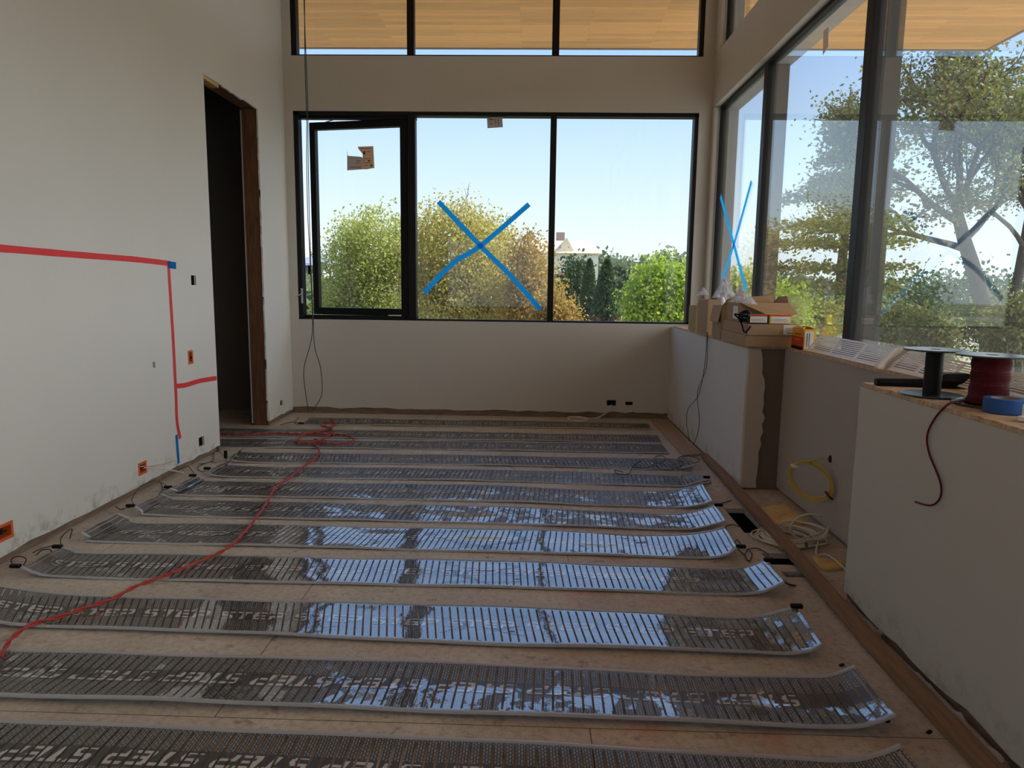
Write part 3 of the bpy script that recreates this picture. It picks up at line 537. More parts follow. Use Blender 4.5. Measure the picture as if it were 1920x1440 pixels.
for mi, d in enumerate(MATS):
    T = edge_curve(d['t'], d.get('tl'), d.get('tr'))
    if d['b'] is None:
        Bc = T.copy(); Bc[:, 1] -= 0.315; Bc[:, 0] += 0.01
    else: Bc = edge_curve(d['b'], d.get('bl'), d.get('br'))
    if 'ext' in d:
        for E in (T, Bc):
            pass
        def ext(E):
            s = (E[2]-E[0])/(E[2]-E[0])[0]; q = [E[0]+s*(d['ext']-E[0][0])]
            if d['ext'] > -3: q[0][2] = 0.03
            return np.vstack([q, E])
        T = ext(T); Bc = ext(Bc)
    if mi in (7,): T[:, 2] = np.minimum(T[:, 2], 0.12)
    ct, cb = Curve(T), Curve(Bc); L = (ct.L+cb.L)/2; wid = np.linalg.norm(ct.at(0.5)-cb.at(0.5))
    ph = rng.uniform(0, 6, 6)
    def P(u, v, lift=0.0, ct=ct, cb=cb, L=L, ph=ph, wid=wid):
        t = u/L; a = cb.at(t)*(1-v)+ct.at(t)*v
        a[2] += lift+0.0022*(math.sin(u*4.1+ph[0]+2*v)+0.7*math.sin(u*9.7+ph[1]-3*v))+0.0024+0.0015*math.sin(v*math.pi*3+ph[2]+u*3)
        if mi in (9, 10) and v < 0.5: a[2] += (0.013, 0.007)[mi == 9]*(1-v/0.5)
        return a
    n = int(L/PITCH); pitch = L/n; mb = MB(); uv = []
    vrows = [0.055, 0.085, 0.2, 0.33, 0.47, 0.60, 0.73, 0.86, 0.915, 0.945]
    us = [0.0]; 
    for k in range(n): us += [k*pitch+(pitch-SLOT)/2*0.999, (k+1)*pitch-(pitch-SLOT)/2] if k else [k*pitch+(pitch-SLOT)/2*0.999, (k+1)*pitch-(pitch-SLOT)/2]
    us.append(L); us = sorted(us)
    nv = len(vrows)
    for u in us:
        for v in vrows: mb.v.append(tuple(P(u, v))); uv.append((u, v*0.30))
    for i in range(len(us)-1):
        slot = (i % 2 == 1)
        for j in range(nv-1):
            if slot and 1 <= j < nv-2: continue
            mb.f.append((i*nv+j, (i+1)*nv+j, (i+1)*nv+j+1, i*nv+j+1)); mb.mi.append(0)
    # lettering on the bars only
    bars = [(us[i], us[i+1]) for i in range(0, len(us)-1, 2)]
    lh = 0.20; off = random.uniform(0, 0.2); u0 = 0.05+off; rot = mi in (10, 11, 3, 6)
    while u0 < L-0.33:
        for li, ch in enumerate('STEP'):
            for row, iv in GLYPH[ch]:
                for a, b in iv:
                    uu = (li*0.073+a*0.064+row*0.0022, li*0.073+b*0.064+row*0.0022); vv = (0.40+row*0.02, 0.40+(row+1)*0.02)
                    if rot: uu = (0.31-uu[1], 0.31-uu[0]); vv = (1-vv[1], 1-vv[0])
                    for c0, c1 in bars:
                        lo, hi = max(c0, u0+uu[0]), min(c1, u0+uu[1])
                        if hi-lo > 0.002:
                            o = len(mb.v)
                            for (x, y) in ((lo, vv[0]), (hi, vv[0]), (hi, vv[1]), (lo, vv[1])): mb.v.append(tuple(P(x, y, 0.0006))); uv.append((x, y*0.30))
                            mb.f.append((o, o+1, o+2, o+3)); mb.mi.append(1)
        u0 += 0.325
    c = P(L/2, 0.5)
    root = thing('heating_mat', (c[0], c[1], 0), NAMES[mi], 'heating mat', 'heating mats laid in rows on the subfloor')
    fo = mb.build('film', ['film', 'letters'], root, smooth=True, uv=uv); sl = (0.6, 0.6, 0.6, 0.6, 0.57, 0.54, 0.50, 0.37, 0.33, 0.34, 0.53, 0.66)[mi]
    at_ = fo.data.attributes.new('slack', 'FLOAT', 'POINT'); vals = []
    for (u_, v_), p_ in zip(uv, mb.v):
        q = sl
        if mi in (6, 7, 8, 9):
            q = max(sl, 0.62) if p_[0] < -1.42 else sl
            if p_[0] > (0.98 if mi > 7 else 1.05): q = 0.60
            if u_ > L-0.17: q = 0.36
        if mi == 10: q = 0.50 if (v_ < 0.155 and p_[0] > -1.25) else 0.60
        if mi == 10 and u_ > L-0.35: q = 0.50 if v_ < 0.14 else 0.66
        if mi in (3, 4, 5) and u_ > L-0.16: q = 0.44
        if mi in (3, 4) and u_ < 0.10: q = 0.36
        vals.append(q)
    at_.data.foreach_set('value', vals)
    for v0, v1 in ((-0.002, 0.058), (0.942, 1.002)):
        sm = MB(); K = int(L/0.05); rows = []
        for k in range(K+1):
            u = L*k/K; rows.append([P(u, v0, -0.004), P(u, v0, 0.001), P(u, (v0+v1)/2, 0.0028), P(u, v1, 0.001)])
        sm.grid(rows).build('edge_strip', 'strip', root, smooth=True)
    d['P'] = P; d['L'] = L
    def plug(u, v, dx, parent=root, P=P):
        p = P(u, v); MB().obox((p[0]+dx, p[1], max(p[2]+0.004, 0.012)), 0.05, 0.022, 0.018, 0).build('connector', 'black', parent, bevel=0.004); return p
    def lead(pts, mat='wire_dark', parent=root, r=0.0028): MB().tube(spline(pts, 8), r, 6).build('lead_wire', mat, parent, smooth=True)
    fz = lambda x, y, z=0.008: on(x, y, 2, z)
    if mi == 0: plug(0, 0.1, -0.02); lead([P(0, 0.1), fz(548, 791), fz(525, 797)]); lead([P(0,.1), fz(552,793,.03), fz(560,783,.06), fz(556,787,.02)])
    if mi == 3: p = P(0, 0.05); lead([p, fz(424, 872, .02), fz(424, 862, .03), fz(415, 850, .03), fz(402, 846), fz(400, 862), fz(388, 868), fz(372, 870)]); MB().obox((p[0]-0.06, p[1]-0.03, p[2]+0.0), 0.02, 0.02, 0.06).build('connector', 'black', root)
    if mi == 4: p = plug(0, 0.06, -0.03); lead([p, fz(380, 884), fz(370, 878), fz(378, 872), fz(395, 866), fz(405, 868)])
    if mi == 5: p = plug(0, 0.95, -0.02); lead([p, fz(361, 884, .05), fz(352, 874, .08), fz(340, 878, .03), fz(330, 884)]); p = plug(0, .05, -0.02); lead([p, fz(306, 918), fz(303, 908), fz(296, 902), fz(288, 906)])
    if mi == 6: p = plug(0, 0.03, -0.03); lead([p, fz(235, 953), fz(226, 955), fz(217, 950)], 'wire_maroon'); lead([P(0, .05), fz(247, 938, .05), fz(257, 920, .08), fz(275, 906, .08), fz(292, 900, .03)]); lead([P(0,.9), fz(305,915,.05), fz(303,905,.03), fz(318,915)])
    if mi == 8: p = plug(0, 0.97, -0.02); lead([p, fz(114, 1010, .05), fz(124, 998, .08), fz(135, 992, .06), fz(131, 1010)]); lead([p, fz(105, 1022), fz(80, 1028), fz(62, 1036)]); p = plug(0, 0.02, -0.03); lead([p, fz(24, 1058), fz(22, 1048, .02), fz(35, 1043, .04), fz(49, 1048, .02), fz(44, 1060)], 'wire_maroon'); lead([fz(68,1041), fz(78,1032,.03), fz(92,1030,.03), fz(97,1035)])
    if mi == 4: p = plug(L, 0.2, 0.02); lead([p, fz(1320, 903), fz(1330, 900), fz(1332, 906), fz(1318, 908)])
    if mi == 6: plug(L, 0.95, 0.02); lead([P(L, .95), fz(1358, 942), fz(1372, 938)])
    if mi == 7: p = plug(L, 0.05, 0.02); lead([p, fz(1392, 1026), fz(1382, 1012, .03), fz(1378, 1024, .03), fz(1395, 1040), fz(1404, 1052), fz(1410, 1040), fz(1403, 1030), fz(1396, 1040)]); lead([P(L, .95), fz(1362, 986), fz(1375, 984), fz(1388, 988)])
    if mi == 8: p = plug(L, 0.95, 0.02); lead([P(L, 0.03), fz(1480, 1096), fz(1492, 1098)], r=0.005); lead([p, fz(1440, 1040), fz(1420, 1028), fz(1400, 1030)])
    if mi == 9: plug(L, 0.97, 0.0)

# ---------------------------------------------------------------- red cord across the mats
rc = [(0,1233),(7,1220),(20,1200),(40,1182),(67,1168),(110,1157),(160,1140),(213,1122),(253,1100),(290,1087),(333,1070),(403,1040),(431,1025),(455,1002),(478,974),(501,942),(513,919),(525,908),(543,896),(561,880.6),(580,868),(592.7,858.5),(599,847),(592.7,836),(587,828.5),(592,823),(603,830),(618,832),(634,832.4),(655,830),(664,824.6),(650,816.8),(630,814.5),(605,814),(582,811),(566,817),(553.6,828.5),(565,830.5),(582,830),(600,826),(612,819),(622,813),(624,806.4),(616,801),(602,798),(608,790),(621,788),(630,794.7),(618,802),(600,809),(570,814),(546,813.5),(509,812.5),(452,815.5),(415,814.2)]
base = spline([on(x, y, 2, 0.024) for x, y in rc], 6); mbx = MB(); ss = 0; A = []; Bq = []
for i, p in enumerate(base):
    if i: ss += np.linalg.norm(base[i]-base[i-1])
    t = base[min(i+1, len(base)-1)]-base[max(i-1, 0)]; t = t/np.linalg.norm(t); q = np.array([-t[1], t[0], 0]); w = np.array([0, 0, 1.0])
    a = ss*38; A.append(p+0.0048*(q*math.cos(a)+w*math.sin(a))); Bq.append(p-0.0048*(q*math.cos(a)+w*math.sin(a)))
mbx.tube(A, 0.0052, 6); mbx.tube(Bq, 0.0052, 6)
tag(mbx.build('extension_cord', 'red_cord', smooth=True), 'red twisted cord snaking over the mats and looping near the doorway', 'cord')

# ---------------------------------------------------------------- hanging wires
def wire(name, pts, ax, val, r, mat, label, cat='wire', group=None, n=8):
    P3 = [on(x, y, ax, val) for x, y in pts]; o = MB().tube(spline(P3, n), r, 6).build(name, mat, smooth=True); return tag(o, label, cat, group)
wire('hanging_wire', [(571,-40),(571,0),(572,120),(575,220),(575,300),(577,400),(581,480),(586,598),(583,640),(570,690),(572,730),(579,772)], 1, 7.44, 0.0042, 'wire_dark', 'dark wire hanging past the open casement, strand bulging left below the sill')
wire('hanging_wire', [(571,-40),(570,0),(573.5,100),(577,200),(578,300),(580,400),(583,500),(587,590),(590,650),(601,690),(603,740),(585,771)], 1, 7.42, 0.0042, 'wire_dark', 'dark wire hanging past the open casement, strand bulging right below the sill')
wire('trailing_wire', [(1326,622),(1322,680),(1310,740),(1291,765),(1287,790),(1290,810),(1293,838),(1285,848)], 0, 1.455, 0.0028, 'wire_dark', 'thin dark wire trailing down the white knee wall, hanging further left')
wire('trailing_wire', [(1327,622),(1324,690),(1308,735),(1311,790),(1304,825),(1289,848)], 0, 1.462, 0.0028, 'wire_dark', 'thin dark wire trailing down the white knee wall, hanging further right')
z4 = lambda L: [(900+x/3.84, 740+y/3.84) for x, y in L]
wire('loose_wire', z4([(1030,558),(970,545),(990,568),(1070,570),(1100,520),(1158,478),(1100,520),(1200,528),(1255,495),(1260,450),(1310,440),(1335,465),(1300,490),(1262,500),(1300,535),(1400,535),(1455,500),(1430,455),(1490,440),(1540,452),(1580,465),(1560,488),(1500,490)]), 2, 0.03, 0.0032, 'wire_dark', 'tangle of loose dark wire over the right ends of the fourth and fifth mats')

# ---------------------------------------------------------------- left wall boxes and tape
LX = LWX
def wall_hole(y0, y1, z0, z1, kind):
    c = (LX, (y0+y1)/2, z0)
    m = MB().box(LX-0.05, LX-0.046, y0, y1, z0, z1).box(LX-0.05, LX-0.017, y0-0.003, y0, z0, z1).box(LX-0.05, LX-0.017, y1, y1+0.003, z0, z1).box(LX-0.05, LX-0.017, y0-0.003, y1+0.003, z0-0.003, z0).box(LX-0.05, LX-0.017, y0-0.003, y1+0.003, z1, z1+0.003)
    return c, m
def orange_box(y0, y1, z0, z1, label, wires=True):
    t = thing('outlet_box', (LX, (y0+y1)/2, z0), label, 'outlet box', 'orange electrical boxes in the left wall')
    w = 0.012
    MB().box(LX-0.045, LX+0.004, y0-0.004, y0+w, z0-0.004, z1+0.004).box(LX-0.045, LX+0.004, y1-w, y1+0.004, z0-0.004, z1+0.004).box(LX-0.045, LX+0.004, y0+w, y1-w, z0-0.004, z0+w).box(LX-0.045, LX+0.004, y0+w, y1-w, z1-w, z1+0.004).build('box_rim', 'orange', t, bevel=0.002)
    MB().box(LX-0.047, LX-0.043, y0, y1, z0, z1).build('box_back', 'hole', t)
    MB().tube(spline([(LX-0.04, (y0+y1)/2, z0+0.02), (LX-0.01, y0+0.035, (z0+z1)/2), (LX+0.006, (y0+y1)/2+0.01, z0+0.045), (LX-0.03, y1-0.03, z0+0.03)]), 0.004, 6).build('wire_stub', 'black', t, smooth=True)
    return t
orange_box(5.258, 5.327, 0.788, 0.887, 'orange switch box beside the vertical red tape, waist height')
orange_box(4.503, 4.597, 0.118, 0.197, 'low orange outlet box with white cables hanging out, left wall')
orange_box(3.238, 3.352, 0.118, 0.197, 'nearest low orange outlet box, cut off by the left edge of the photo')
def dark_box(y0, y1, z0, z1, label, name='wall_cutout', cat='wall cutout'):
    c, m = wall_hole(y0, y1, z0, z1, 0); tag(m.build(name, 'hole'), label, cat)
dark_box(5.365, 5.445, 1.385, 1.46, 'small black hole in the left wall beside the blue tape patch')
dark_box(5.36, 5.45, 0.115, 0.19, 'square black outlet hole low in the left wall near the doorway')
dark_box(7.165, 7.245, 0.14, 0.195, 'small dark outlet hole between the doorway and the back corner')
dark_box(4.755, 4.785, 0.815, 0.855, 'tiny dark screw hole in the left wall, left of the vertical red tape')
tag(MB().tube(spline([(LX-0.02, 4.55, 0.16), (LX+0.05, 4.62, 0.14), (LX+0.10, 4.75, 0.09), (LX+0.12, 4.86, 0.045)]), 0.0045, 6).build('white_cable', 'wire_white', smooth=True), 'white cable sagging from the low orange outlet box to the floor', 'cable')
tag(MB().tube(spline([(LX-0.02, 4.56, 0.165), (LX+0.04, 4.68, 0.15), (LX+0.06, 4.90, 0.13)]), 0.004, 6).build('white_cable', 'wire_white', smooth=True), 'short white cable sticking right out of the low orange outlet box', 'cable')
def tape(pts, w, ax, val, mat, label, name, out, cat='tape', jitter=0.002):
    P3 = [on(x, y, ax, val) for x, y in pts]; mb = MB(); o = [k for k in (0, 1, 2) if k != ax]; rows = []
    P3 = spline(P3, 5) if len(P3) > 2 else [P3[0]+(P3[1]-P3[0])*k/8 for k in range(9)]
    for i, p in enumerate(P3):
        t = P3[min(i+1, len(P3)-1)]-P3[max(i-1, 0)]; n = np.zeros(3); n[o[0]] = -t[o[1]]; n[o[1]] = t[o[0]]; n /= np.linalg.norm(n)
        q = p.copy(); q[ax] += out*0.0008; qq = p.copy(); qq[ax] += out*0.0002; wj = w/2+random.uniform(-jitter, jitter)*0.3
        rows.append([qq-n*wj, q-n*wj, q+n*wj, qq+n*wj])
    mb.grid(rows); return tag(mb.build(name, mat), label, cat)
tape([(-30,463),(0,465.5),(160,479),(250,486),(318,494)], 0.037, 0, LX+0.0005, 'redtape', 'long horizontal strip of red tape across the left wall', 'red_tape', 1)
tape([(316,494),(320,560),(325,640),(330,740),(332,790),(338,822)], 0.036, 0, LX+0.0015, 'redtape', 'long vertical strip of red tape running down the left wall', 'red_tape', 1)
tape([(331,724),(348,722),(375,714),(406,709)], 0.036, 0, LX+0.0025, 'redtape', 'short slanting strip of red tape ending at the doorway corner', 'red_tape', 1)
tape([(315,496),(330,498)], 0.05, 0, LX+0.003, 'bluetape', 'small blue tape patch at the corner of the red tape', 'blue_tape', 1)
tape([(331,815),(333,842),(335,869)], 0.032, 0, LX+0.003, 'bluetape', 'blue tape strip below the vertical red tape near the floor', 'blue_tape', 1)
tape([(822,378),(902,462),(960,520),(1013,580)], 0.052, 1, gy-0.002, 'bluetape', 'blue tape strip falling to the right, of the cross on the back window', 'blue_tape', -1)
tape([(992,383),(902,460),(850,493),(795,549)], 0.052, 1, gy-0.004, 'bluetape', 'blue tape strip rising to the right, of the cross on the back window', 'blue_tape', -1)
tape([(1351,368),(1375,455),(1399,545)], 0.052, 0, 1.886, 'bluetape', 'blue tape strip falling to the right, of the cross on the side window', 'blue_tape', -1)
tape([(1409,340),(1377,455),(1354,524)], 0.052, 0, 1.884, 'bluetape', 'blue tape strip rising to the right, of the cross on the side window', 'blue_tape', -1)
# paper labels on the glass
def sashpt(px, py):
    n = np.array([math.sin(th), math.cos(th), 0]); c = np.array([0, 0, CAM_H]); d = np.array([(px-960)/F_PX, -(py-720)/F_PX, 1]) @ M
    q0 = np.array([hg.x, hg.y, 0])+n*0.028; t = ((q0-c)@n)/(d@n); return c+t*d
lab = thing('paper_label', sashpt(676, 300), 'torn two-page paper label stuck on the open casement pane', 'label')
def poly(pts, f): m = MB(); v = [f(*p) for p in pts]; m.add(v, [tuple(range(len(v)))]); return m
poly([(651,319.5),(651,280),(652,292),(677,294),(680,296),(680,317.5)], sashpt).build('left_page', 'paper_blue', lab, solid=0.001)
poly([(680,317.5),(680,289),(672,279),(671,275),(700,274),(702,316.5),(701,315),(688,317.5)], sashpt).build('right_page', 'paper', lab, solid=0.001)
sh = lambda px, py: sashpt(px, py)-np.array([math.sin(th), math.cos(th), 0])*0.002
ik = MB()
for (a, b, c, d2) in ((681,283.6,685,290),(687,284,695,285),(681,297,695,298),(681,301,684,302),(690,300,694,303),(682,305,695,306),(683,310,690,311),(694.5,308.5,698,312),(655,313,677,314),(668,301,676,302),(668,305,674,306),(674,278,696,279)):
    ik.add([sh(a, b), sh(c, b), sh(c, d2), sh(a, d2)], [(0, 1, 2, 3)])
ik.build('printed_text', 'ink', lab)
g1 = lambda px, py: on(px, py, 1, gy-0.003); g2 = lambda px, py: on(px, py, 1, gy-0.005)
lab = thing('paper_label', g1(928, 229), 'small grey paper label at the top of the middle back pane', 'label')
poly([(913,220.5),(941.5,218.5),(943,238.5),(914,240.5)], g1).build('sheet', 'paper_blue', lab, solid=0.001)
ik = MB()
for (a, b, c, d2) in ((917,223,925,224.5),(917,227,921,228),(917,232,924,233),(929,223,930,234),(934,223,935,236)): ik.add([g2(a, b), g2(c, b), g2(c, d2), g2(a, d2)], [(0, 1, 2, 3)])
ik.build('printed_text', 'ink', lab)
tag(poly([(1544,58),(1553.5,50),(1553,88),(1543,103)], lambda x, y: on(x, y, 0, 1.885)).build('paper_label', 'paper_blue', solid=0.001), 'narrow paper label high on the side window', 'label')

# ---------------------------------------------------------------- back wall low outlets and cable
for (x0, x1, z0, z1), lb in zip(hf, ('low outlet hole in the back wall with the white cable coming out', 'empty ragged low outlet hole in the back wall, right of the cable hole')):
    tag(MB().box(x0, x1, FWY+0.045, FWY+0.049, z0, z1).box(x0-0.003, x0, FWY+0.017, FWY+0.049, z0, z1).box(x1, x1+0.003, FWY+0.017, FWY+0.049, z0, z1).box(x0, x1, FWY+0.017, FWY+0.049, z1, z1+0.003).build('wall_cutout', 'hole'), lb, 'wall cutout')
cz = z4([(945,75),(930,110),(895,140),(850,165),(790,172),(720,158),(650,155),(632,168),(660,185),(730,190),(775,180),(720,165),(640,168)])
P3 = [on(cz[0][0], cz[0][1], 1, FWY+0.03), on(cz[1][0], cz[1][1], 1, FWY-0.03)]+[on(x, y, 2, 0.012 if i > 1 else 0.05) for i, (x, y) in enumerate(cz[2:])]
P3 = [np.array([p[0], min(p[1], 7.53) if i else p[1], p[2]]) for i, p in enumerate(P3)]
tag(MB().tube(spline(P3, 8), 0.008, 8).build('white_cable', 'wire_white', smooth=True), 'white cable coming out of the back wall and coiled on the floor', 'cable')

# ---------------------------------------------------------------- boards on the floor at right
for k in range(4):
    x = 1.285+k*0.044; m = MB().box(x, x+0.041, 5.83+0.012*k, 7.42-0.02*k, 0.0, 0.022)
    for g in range(2): m.box(x+0.008+g*0.015, x+0.018+g*0.015, 5.84+0.012*k, 7.40-0.02*k, 0.022, 0.0245)
    tag(m.build('wood_board', 'deck', bevel=0.0015), ['tan grooved board on the floor in the far right corner, nearest the mats', 'tan grooved board in the far right corner, second from the mats', 'tan grooved board in the far right corner, second from the white knee wall', 'tan grooved board in the far right corner, next to the white knee wall'][k], 'board', 'tan boards laid side by side in the far right corner')
pl = MB(); cl = [((1.325+0.0, 1.2), 0.0), ((1.33, 2.6), 0.008), ((1.362, 3.8), 0.026), ((1.43, 5.79), 0.012)]
rows = []
for (x, y), z in cl: rows.append([(x, y, z), (x, y, z+0.030), (x+0.066, y, z+0.030), (x+0.066, y, z), (x, y, z)])
pl.grid(rows); pl.add([rows[0][k] for k in range(4)], [(0, 1, 2, 3)]); pl.add([rows[-1][k] for k in range(4)], [(3, 2, 1, 0)])
tag(pl.build('long_plank', 'board'), 'long narrow brown plank running along the right side of the floor', 'plank')
# torn yellow insulation pads
def pad(pts, z, name, label, seed):
    r = random.Random(seed); c = np.mean([on(x, y, 2, 0.0) for x, y in pts], axis=0); P = spline([on(x, y, 2, 0.0) for x, y in pts], 4, True); m = MB(); n = len(P); rows = []
    for k, (s, zz) in enumerate(((1.0, 0.001), (0.985, z*0.7), (0.93, z), (0.6, z*1.15), (0.25, z*1.0), (0.0, z*1.1))):
        rows.append([tuple(c+(p-c)*s*(1+r.uniform(-.03, .03)*(k < 2))+np.array([0, 0, zz*(1+r.uniform(-.25, .25)*(k > 1))])) for p in P])
    vs = [p for row in rows for p in row]; fs = [(i*n+j, i*n+(j+1) % n, (i+1)*n+(j+1) % n, (i+1)*n+j) for i in range(len(rows)-1) for j in range(n)]
    m.add(vs, fs); return tag(m.build(name, 'insul', smooth=True), label, 'insulation')
pad([(1423,958),(1450,951),(1474,950),(1490,962),(1508,975),(1504,985),(1475,990),(1450,988),(1432,978)], 0.018, 'insulation_scrap', 'yellow insulation scrap on the floor below the recessed wall, farther one', 3)
pad([(1522,1045),(1550,1052),(1579,1055),(1579,1068),(1545,1070),(1530,1060)], 0.015, 'insulation_scrap', 'yellow insulation scrap under the white cable beside the near knee wall', 4)
# white cable coil
cc = MB(); r = random.Random(11)
cen = on(1482, 1012, 2, 0.0); pts = []
for k in range(13):
    ox, oy = r.uniform(-0.06, 0.04), r.uniform(-0.04, 0.04); ra, rb = r.uniform(0.12, 0.185), r.uniform(0.12, 0.18)
    for j in range(12):
        a = 2*math.pi*j/12; x = cen[0]+0.005+ox+ra*math.cos(a); y = cen[1]+oy+rb*math.sin(a)
        zz = 0.012+0.006*(k % 4); zz = zz if x > 1.455 or k % 2 else min(zz, 0.014)
        pts.append((x, y, 0.012+0.004*(k % 3) if x < 1.45 else 0.014+0.008*(k % 5)))
e1 = on(1578, 1036, 2, 0.03); pts += [tuple(on(1530, 1040, 2, 0.03)), tuple(on(1555, 1042, 2, 0.03)), (NX+0.14, 3.10+0.06, 0.03)]
cc.tube(spline(pts, 4), 0.0050, 7)
lp = []
for j in range(11):
    a = math.pi*(0.15+1.7*j/10)-math.pi/2; lp.append((1.555+0.10*math.cos(a+math.pi/2+0.6), 3.80+0.04*math.cos(a+2)+0.06*math.sin(a), 0.10+0.085*math.sin(a+math.pi/2+0.6)))
cc.tube(spline(lp, 4), 0.0058, 7)
co = cc.build('cable_coil', 'wire_white', smooth=True); tag(co, 'coil of white cable heaped on the floor under the long plank', 'cable coil')
tie = MB().tube([on(1512, 1018, 2, 0.055)+np.array([0, 0.012*math.cos(a), 0.012*math.sin(a)-0.01]) for a in np.linspace(0, 6.28, 10)], 0.003, 6).build('cable_tie', 'black', co)
# yellow coil on the recess wall
yc = MB(); c0 = np.array([1.645, 4.05, on(1520, 902, 1, 4.05)[2]]); r = random.Random(5); pts = []
for k in range(5):
    ra, rb = 1+r.uniform(-0.16, 0.10), 0.110+r.uniform(-0.018, 0.012)
    for j in range(12):
        a = 2*math.pi*j/12+1.9; pts.append((c0[0]+r.uniform(-.003, .003)+ra*0.083*math.cos(a), c0[1]-ra*0.115*math.cos(a)+0.006*k, c0[2]+rb*math.sin(a)-0.01*math.cos(a)))
pts += [(c0[0]-0.02, c0[1]+0.01, c0[2]+0.115), (c0[0]+0.06, c0[1]-0.01, c0[2]+0.14), (1.74, 4.04, 0.425)]
yc.tube(spline(pts, 4), 0.0046, 7); yo = yc.build('cable_coil', 'wire_yellow', smooth=True); tag(yo, 'coil of yellow cable hanging on the grey recessed wall', 'cable coil')
MB().box(c0[0]-0.085, c0[0]-0.055, c0[1]+0.06, c0[1]+0.11, c0[2]+0.06, c0[2]+0.075).build('tape_wrap', 'white', yo, bevel=0.003)
MB().tube(spline([(c0[0]+0.05, c0[1]-0.09, c0[2]-0.035), (c0[0]+0.065, c0[1]-0.11, c0[2]-0.06), (c0[0]+0.085, c0[1]-0.11, c0[2]-0.075)]), 0.006, 6).build('cable_tie', 'wire_maroon', yo)
tag(MB().lathe((1.745, 4.04, 0.43), [(0.0001, -0.02), (0.012, -0.012), (0.014, 0.0), (0.010, 0.02), (0.0001, 0.026)], 12).build('cable_entry', 'hole'), 'dark ragged hole in the recessed wall where the yellow cable enters', 'wall cutout')
# crumpled plastic film along the near knee wall
def crumple(px_l, px_r, z, name, mat, label, amp=0.02, seed=1, nj=7, cat='plastic'):
    rows = []; r = random.Random(seed); Lp = spline([on(x, y, 2, 0.012) for x, y in px_l], 6); Rp = spline([on(x, y, 2, z) for x, y in px_r], 6)
    for i, (a, b) in enumerate(zip(Lp, Rp)):
        row = []
        for j in range(nj):
            t = j/(nj-1); p = a*(1-t)+b*t; nn = noise.noise(Vector((p[0]*22, p[1]*16, seed)))
            p = p+np.array([0, 0, amp*(0.5+nn)*math.sin(math.pi*min(t*1.1, 1))]); p[0] = min(p[0], 1.434); row.append(p)
        rows.append(row)
    return tag(MB().grid(rows).build(name, mat, smooth=True), label, cat)
crumple([(1583,1132),(1605,1160),(1635,1190),(1650,1200)], [(1596,1130),(1615,1150),(1645,1178),(1657,1195)], 0.03, 'plastic_scrap', 'scrap', 'crumpled dusty plastic at the corner of the near knee wall', 0.03, 2)
crumple([(1705,1262),(1740,1300),(1800,1365),(1870,1440)], [(1722,1262),(1760,1300),(1825,1365),(1892,1432)], 0.03, 'plastic_scrap', 'scrap', 'long strip of crumpled plastic between plank and near knee wall', 0.03, 3)
# small debris on the floor
for (x, y, s, lb) in ((1578,1248,0.010,'dark crumb on the floor beside the tip of the second nearest mat'),(1665,1354,0.008,'dark crumb on the floor seam near the bottom right'),(1742,1374,0.010,'black crumb on the floor near the long plank, bottom right')):
    c = on(x, y, 2, 0.0); tag(MB().obox((c[0], c[1], s*0.3), s*2.2, s, s*0.6, 0.6).build('floor_crumb', 'black', bevel=0.001), lb, 'debris', 'crumbs on the floor')

# ---------------------------------------------------------------- things on the ledges
ZL = 1.018; ZN = 1.0085
def spool(cx, cy, z, R, h, rc_, name, label, wound=None):
    t = thing(name, (cx, cy, z), label, 'spool')
    for zz, nm in ((0.0, 'lower_flange'), (h-0.006, 'upper_flange')):
        MB().lathe((cx, cy, z+zz), [(0.012, 0), (R-0.002, 0), (R, 0.002), (R, 0.004), (R-0.002, 0.006), (0.022, 0.0055), (0.018, 0.0035), (0.012, 0.0035), (0.012, 0)], 56).build(nm, 'flange', t, smooth=False)
    MB().lathe((cx, cy, z+0.006), [(rc_, 0), (rc_, h-0.012)], 36).build('core', 'black', t, smooth=True)
    if wound:
        m = MB(); pts = []; turns = 30; H0 = h-0.014
        for k in range(turns*20+1):
            a = 2*math.pi*k/20; zz = 0.008+H0*k/(turns*20); f = zz/h; rr = wound+0.010*max(0, 1-f*3.2)**1.2+0.002*math.sin(f*25)
            pts.append((cx+rr*math.cos(a), cy+rr*math.sin(a), z+zz))
        m.tube(pts, 0.0030, 5); m.lathe((cx, cy, z+0.007), [(wound-0.001+0.008, 0), (wound, 0.05), (wound-0.001, h-0.014)], 36); m.build('wire_winding', 'wire_maroon', t, smooth=True)
    return t
MAT['flange'] = simple('spool_plastic', (0.030, 0.032, 0.035), 0.2, var=0.0, spec=0.9)
s1 = on(1746, 741, 2, ZN); spool(s1[0], s1[1], ZN, 0.110, 0.178, 0.031, 'cable_spool', 'empty black plastic spool standing on the near ledge')
s2 = on(1851, 759, 2, ZN); spool(s2[0], s2[1], ZN, 0.112, 0.178, 0.035, 'cable_spool', 'spool wound with dark red wire on the near ledge', 0.058)
tl = z4([]); tp = [(1822,752),(1800,752),(1780,757),(1760,775),(1744,800),(1738,822),(1742,850),(1752,875),(1762,900),(1765,922),(1760,938),(1748,947),(1732,946),(1716,941)]
P3 = [on(*tp[0], 2, ZN+0.012), on(*tp[1], 2, ZN+0.010)]+[on(x, y, 0, NX-0.008 if i else NX-0.004) for i, (x, y) in enumerate(tp[2:])]
tag(MB().tube(spline(P3, 8), 0.0034, 8).build('wire_tail', 'wire_maroon', smooth=True), 'dark red wire end curling down the near knee wall', 'wire')
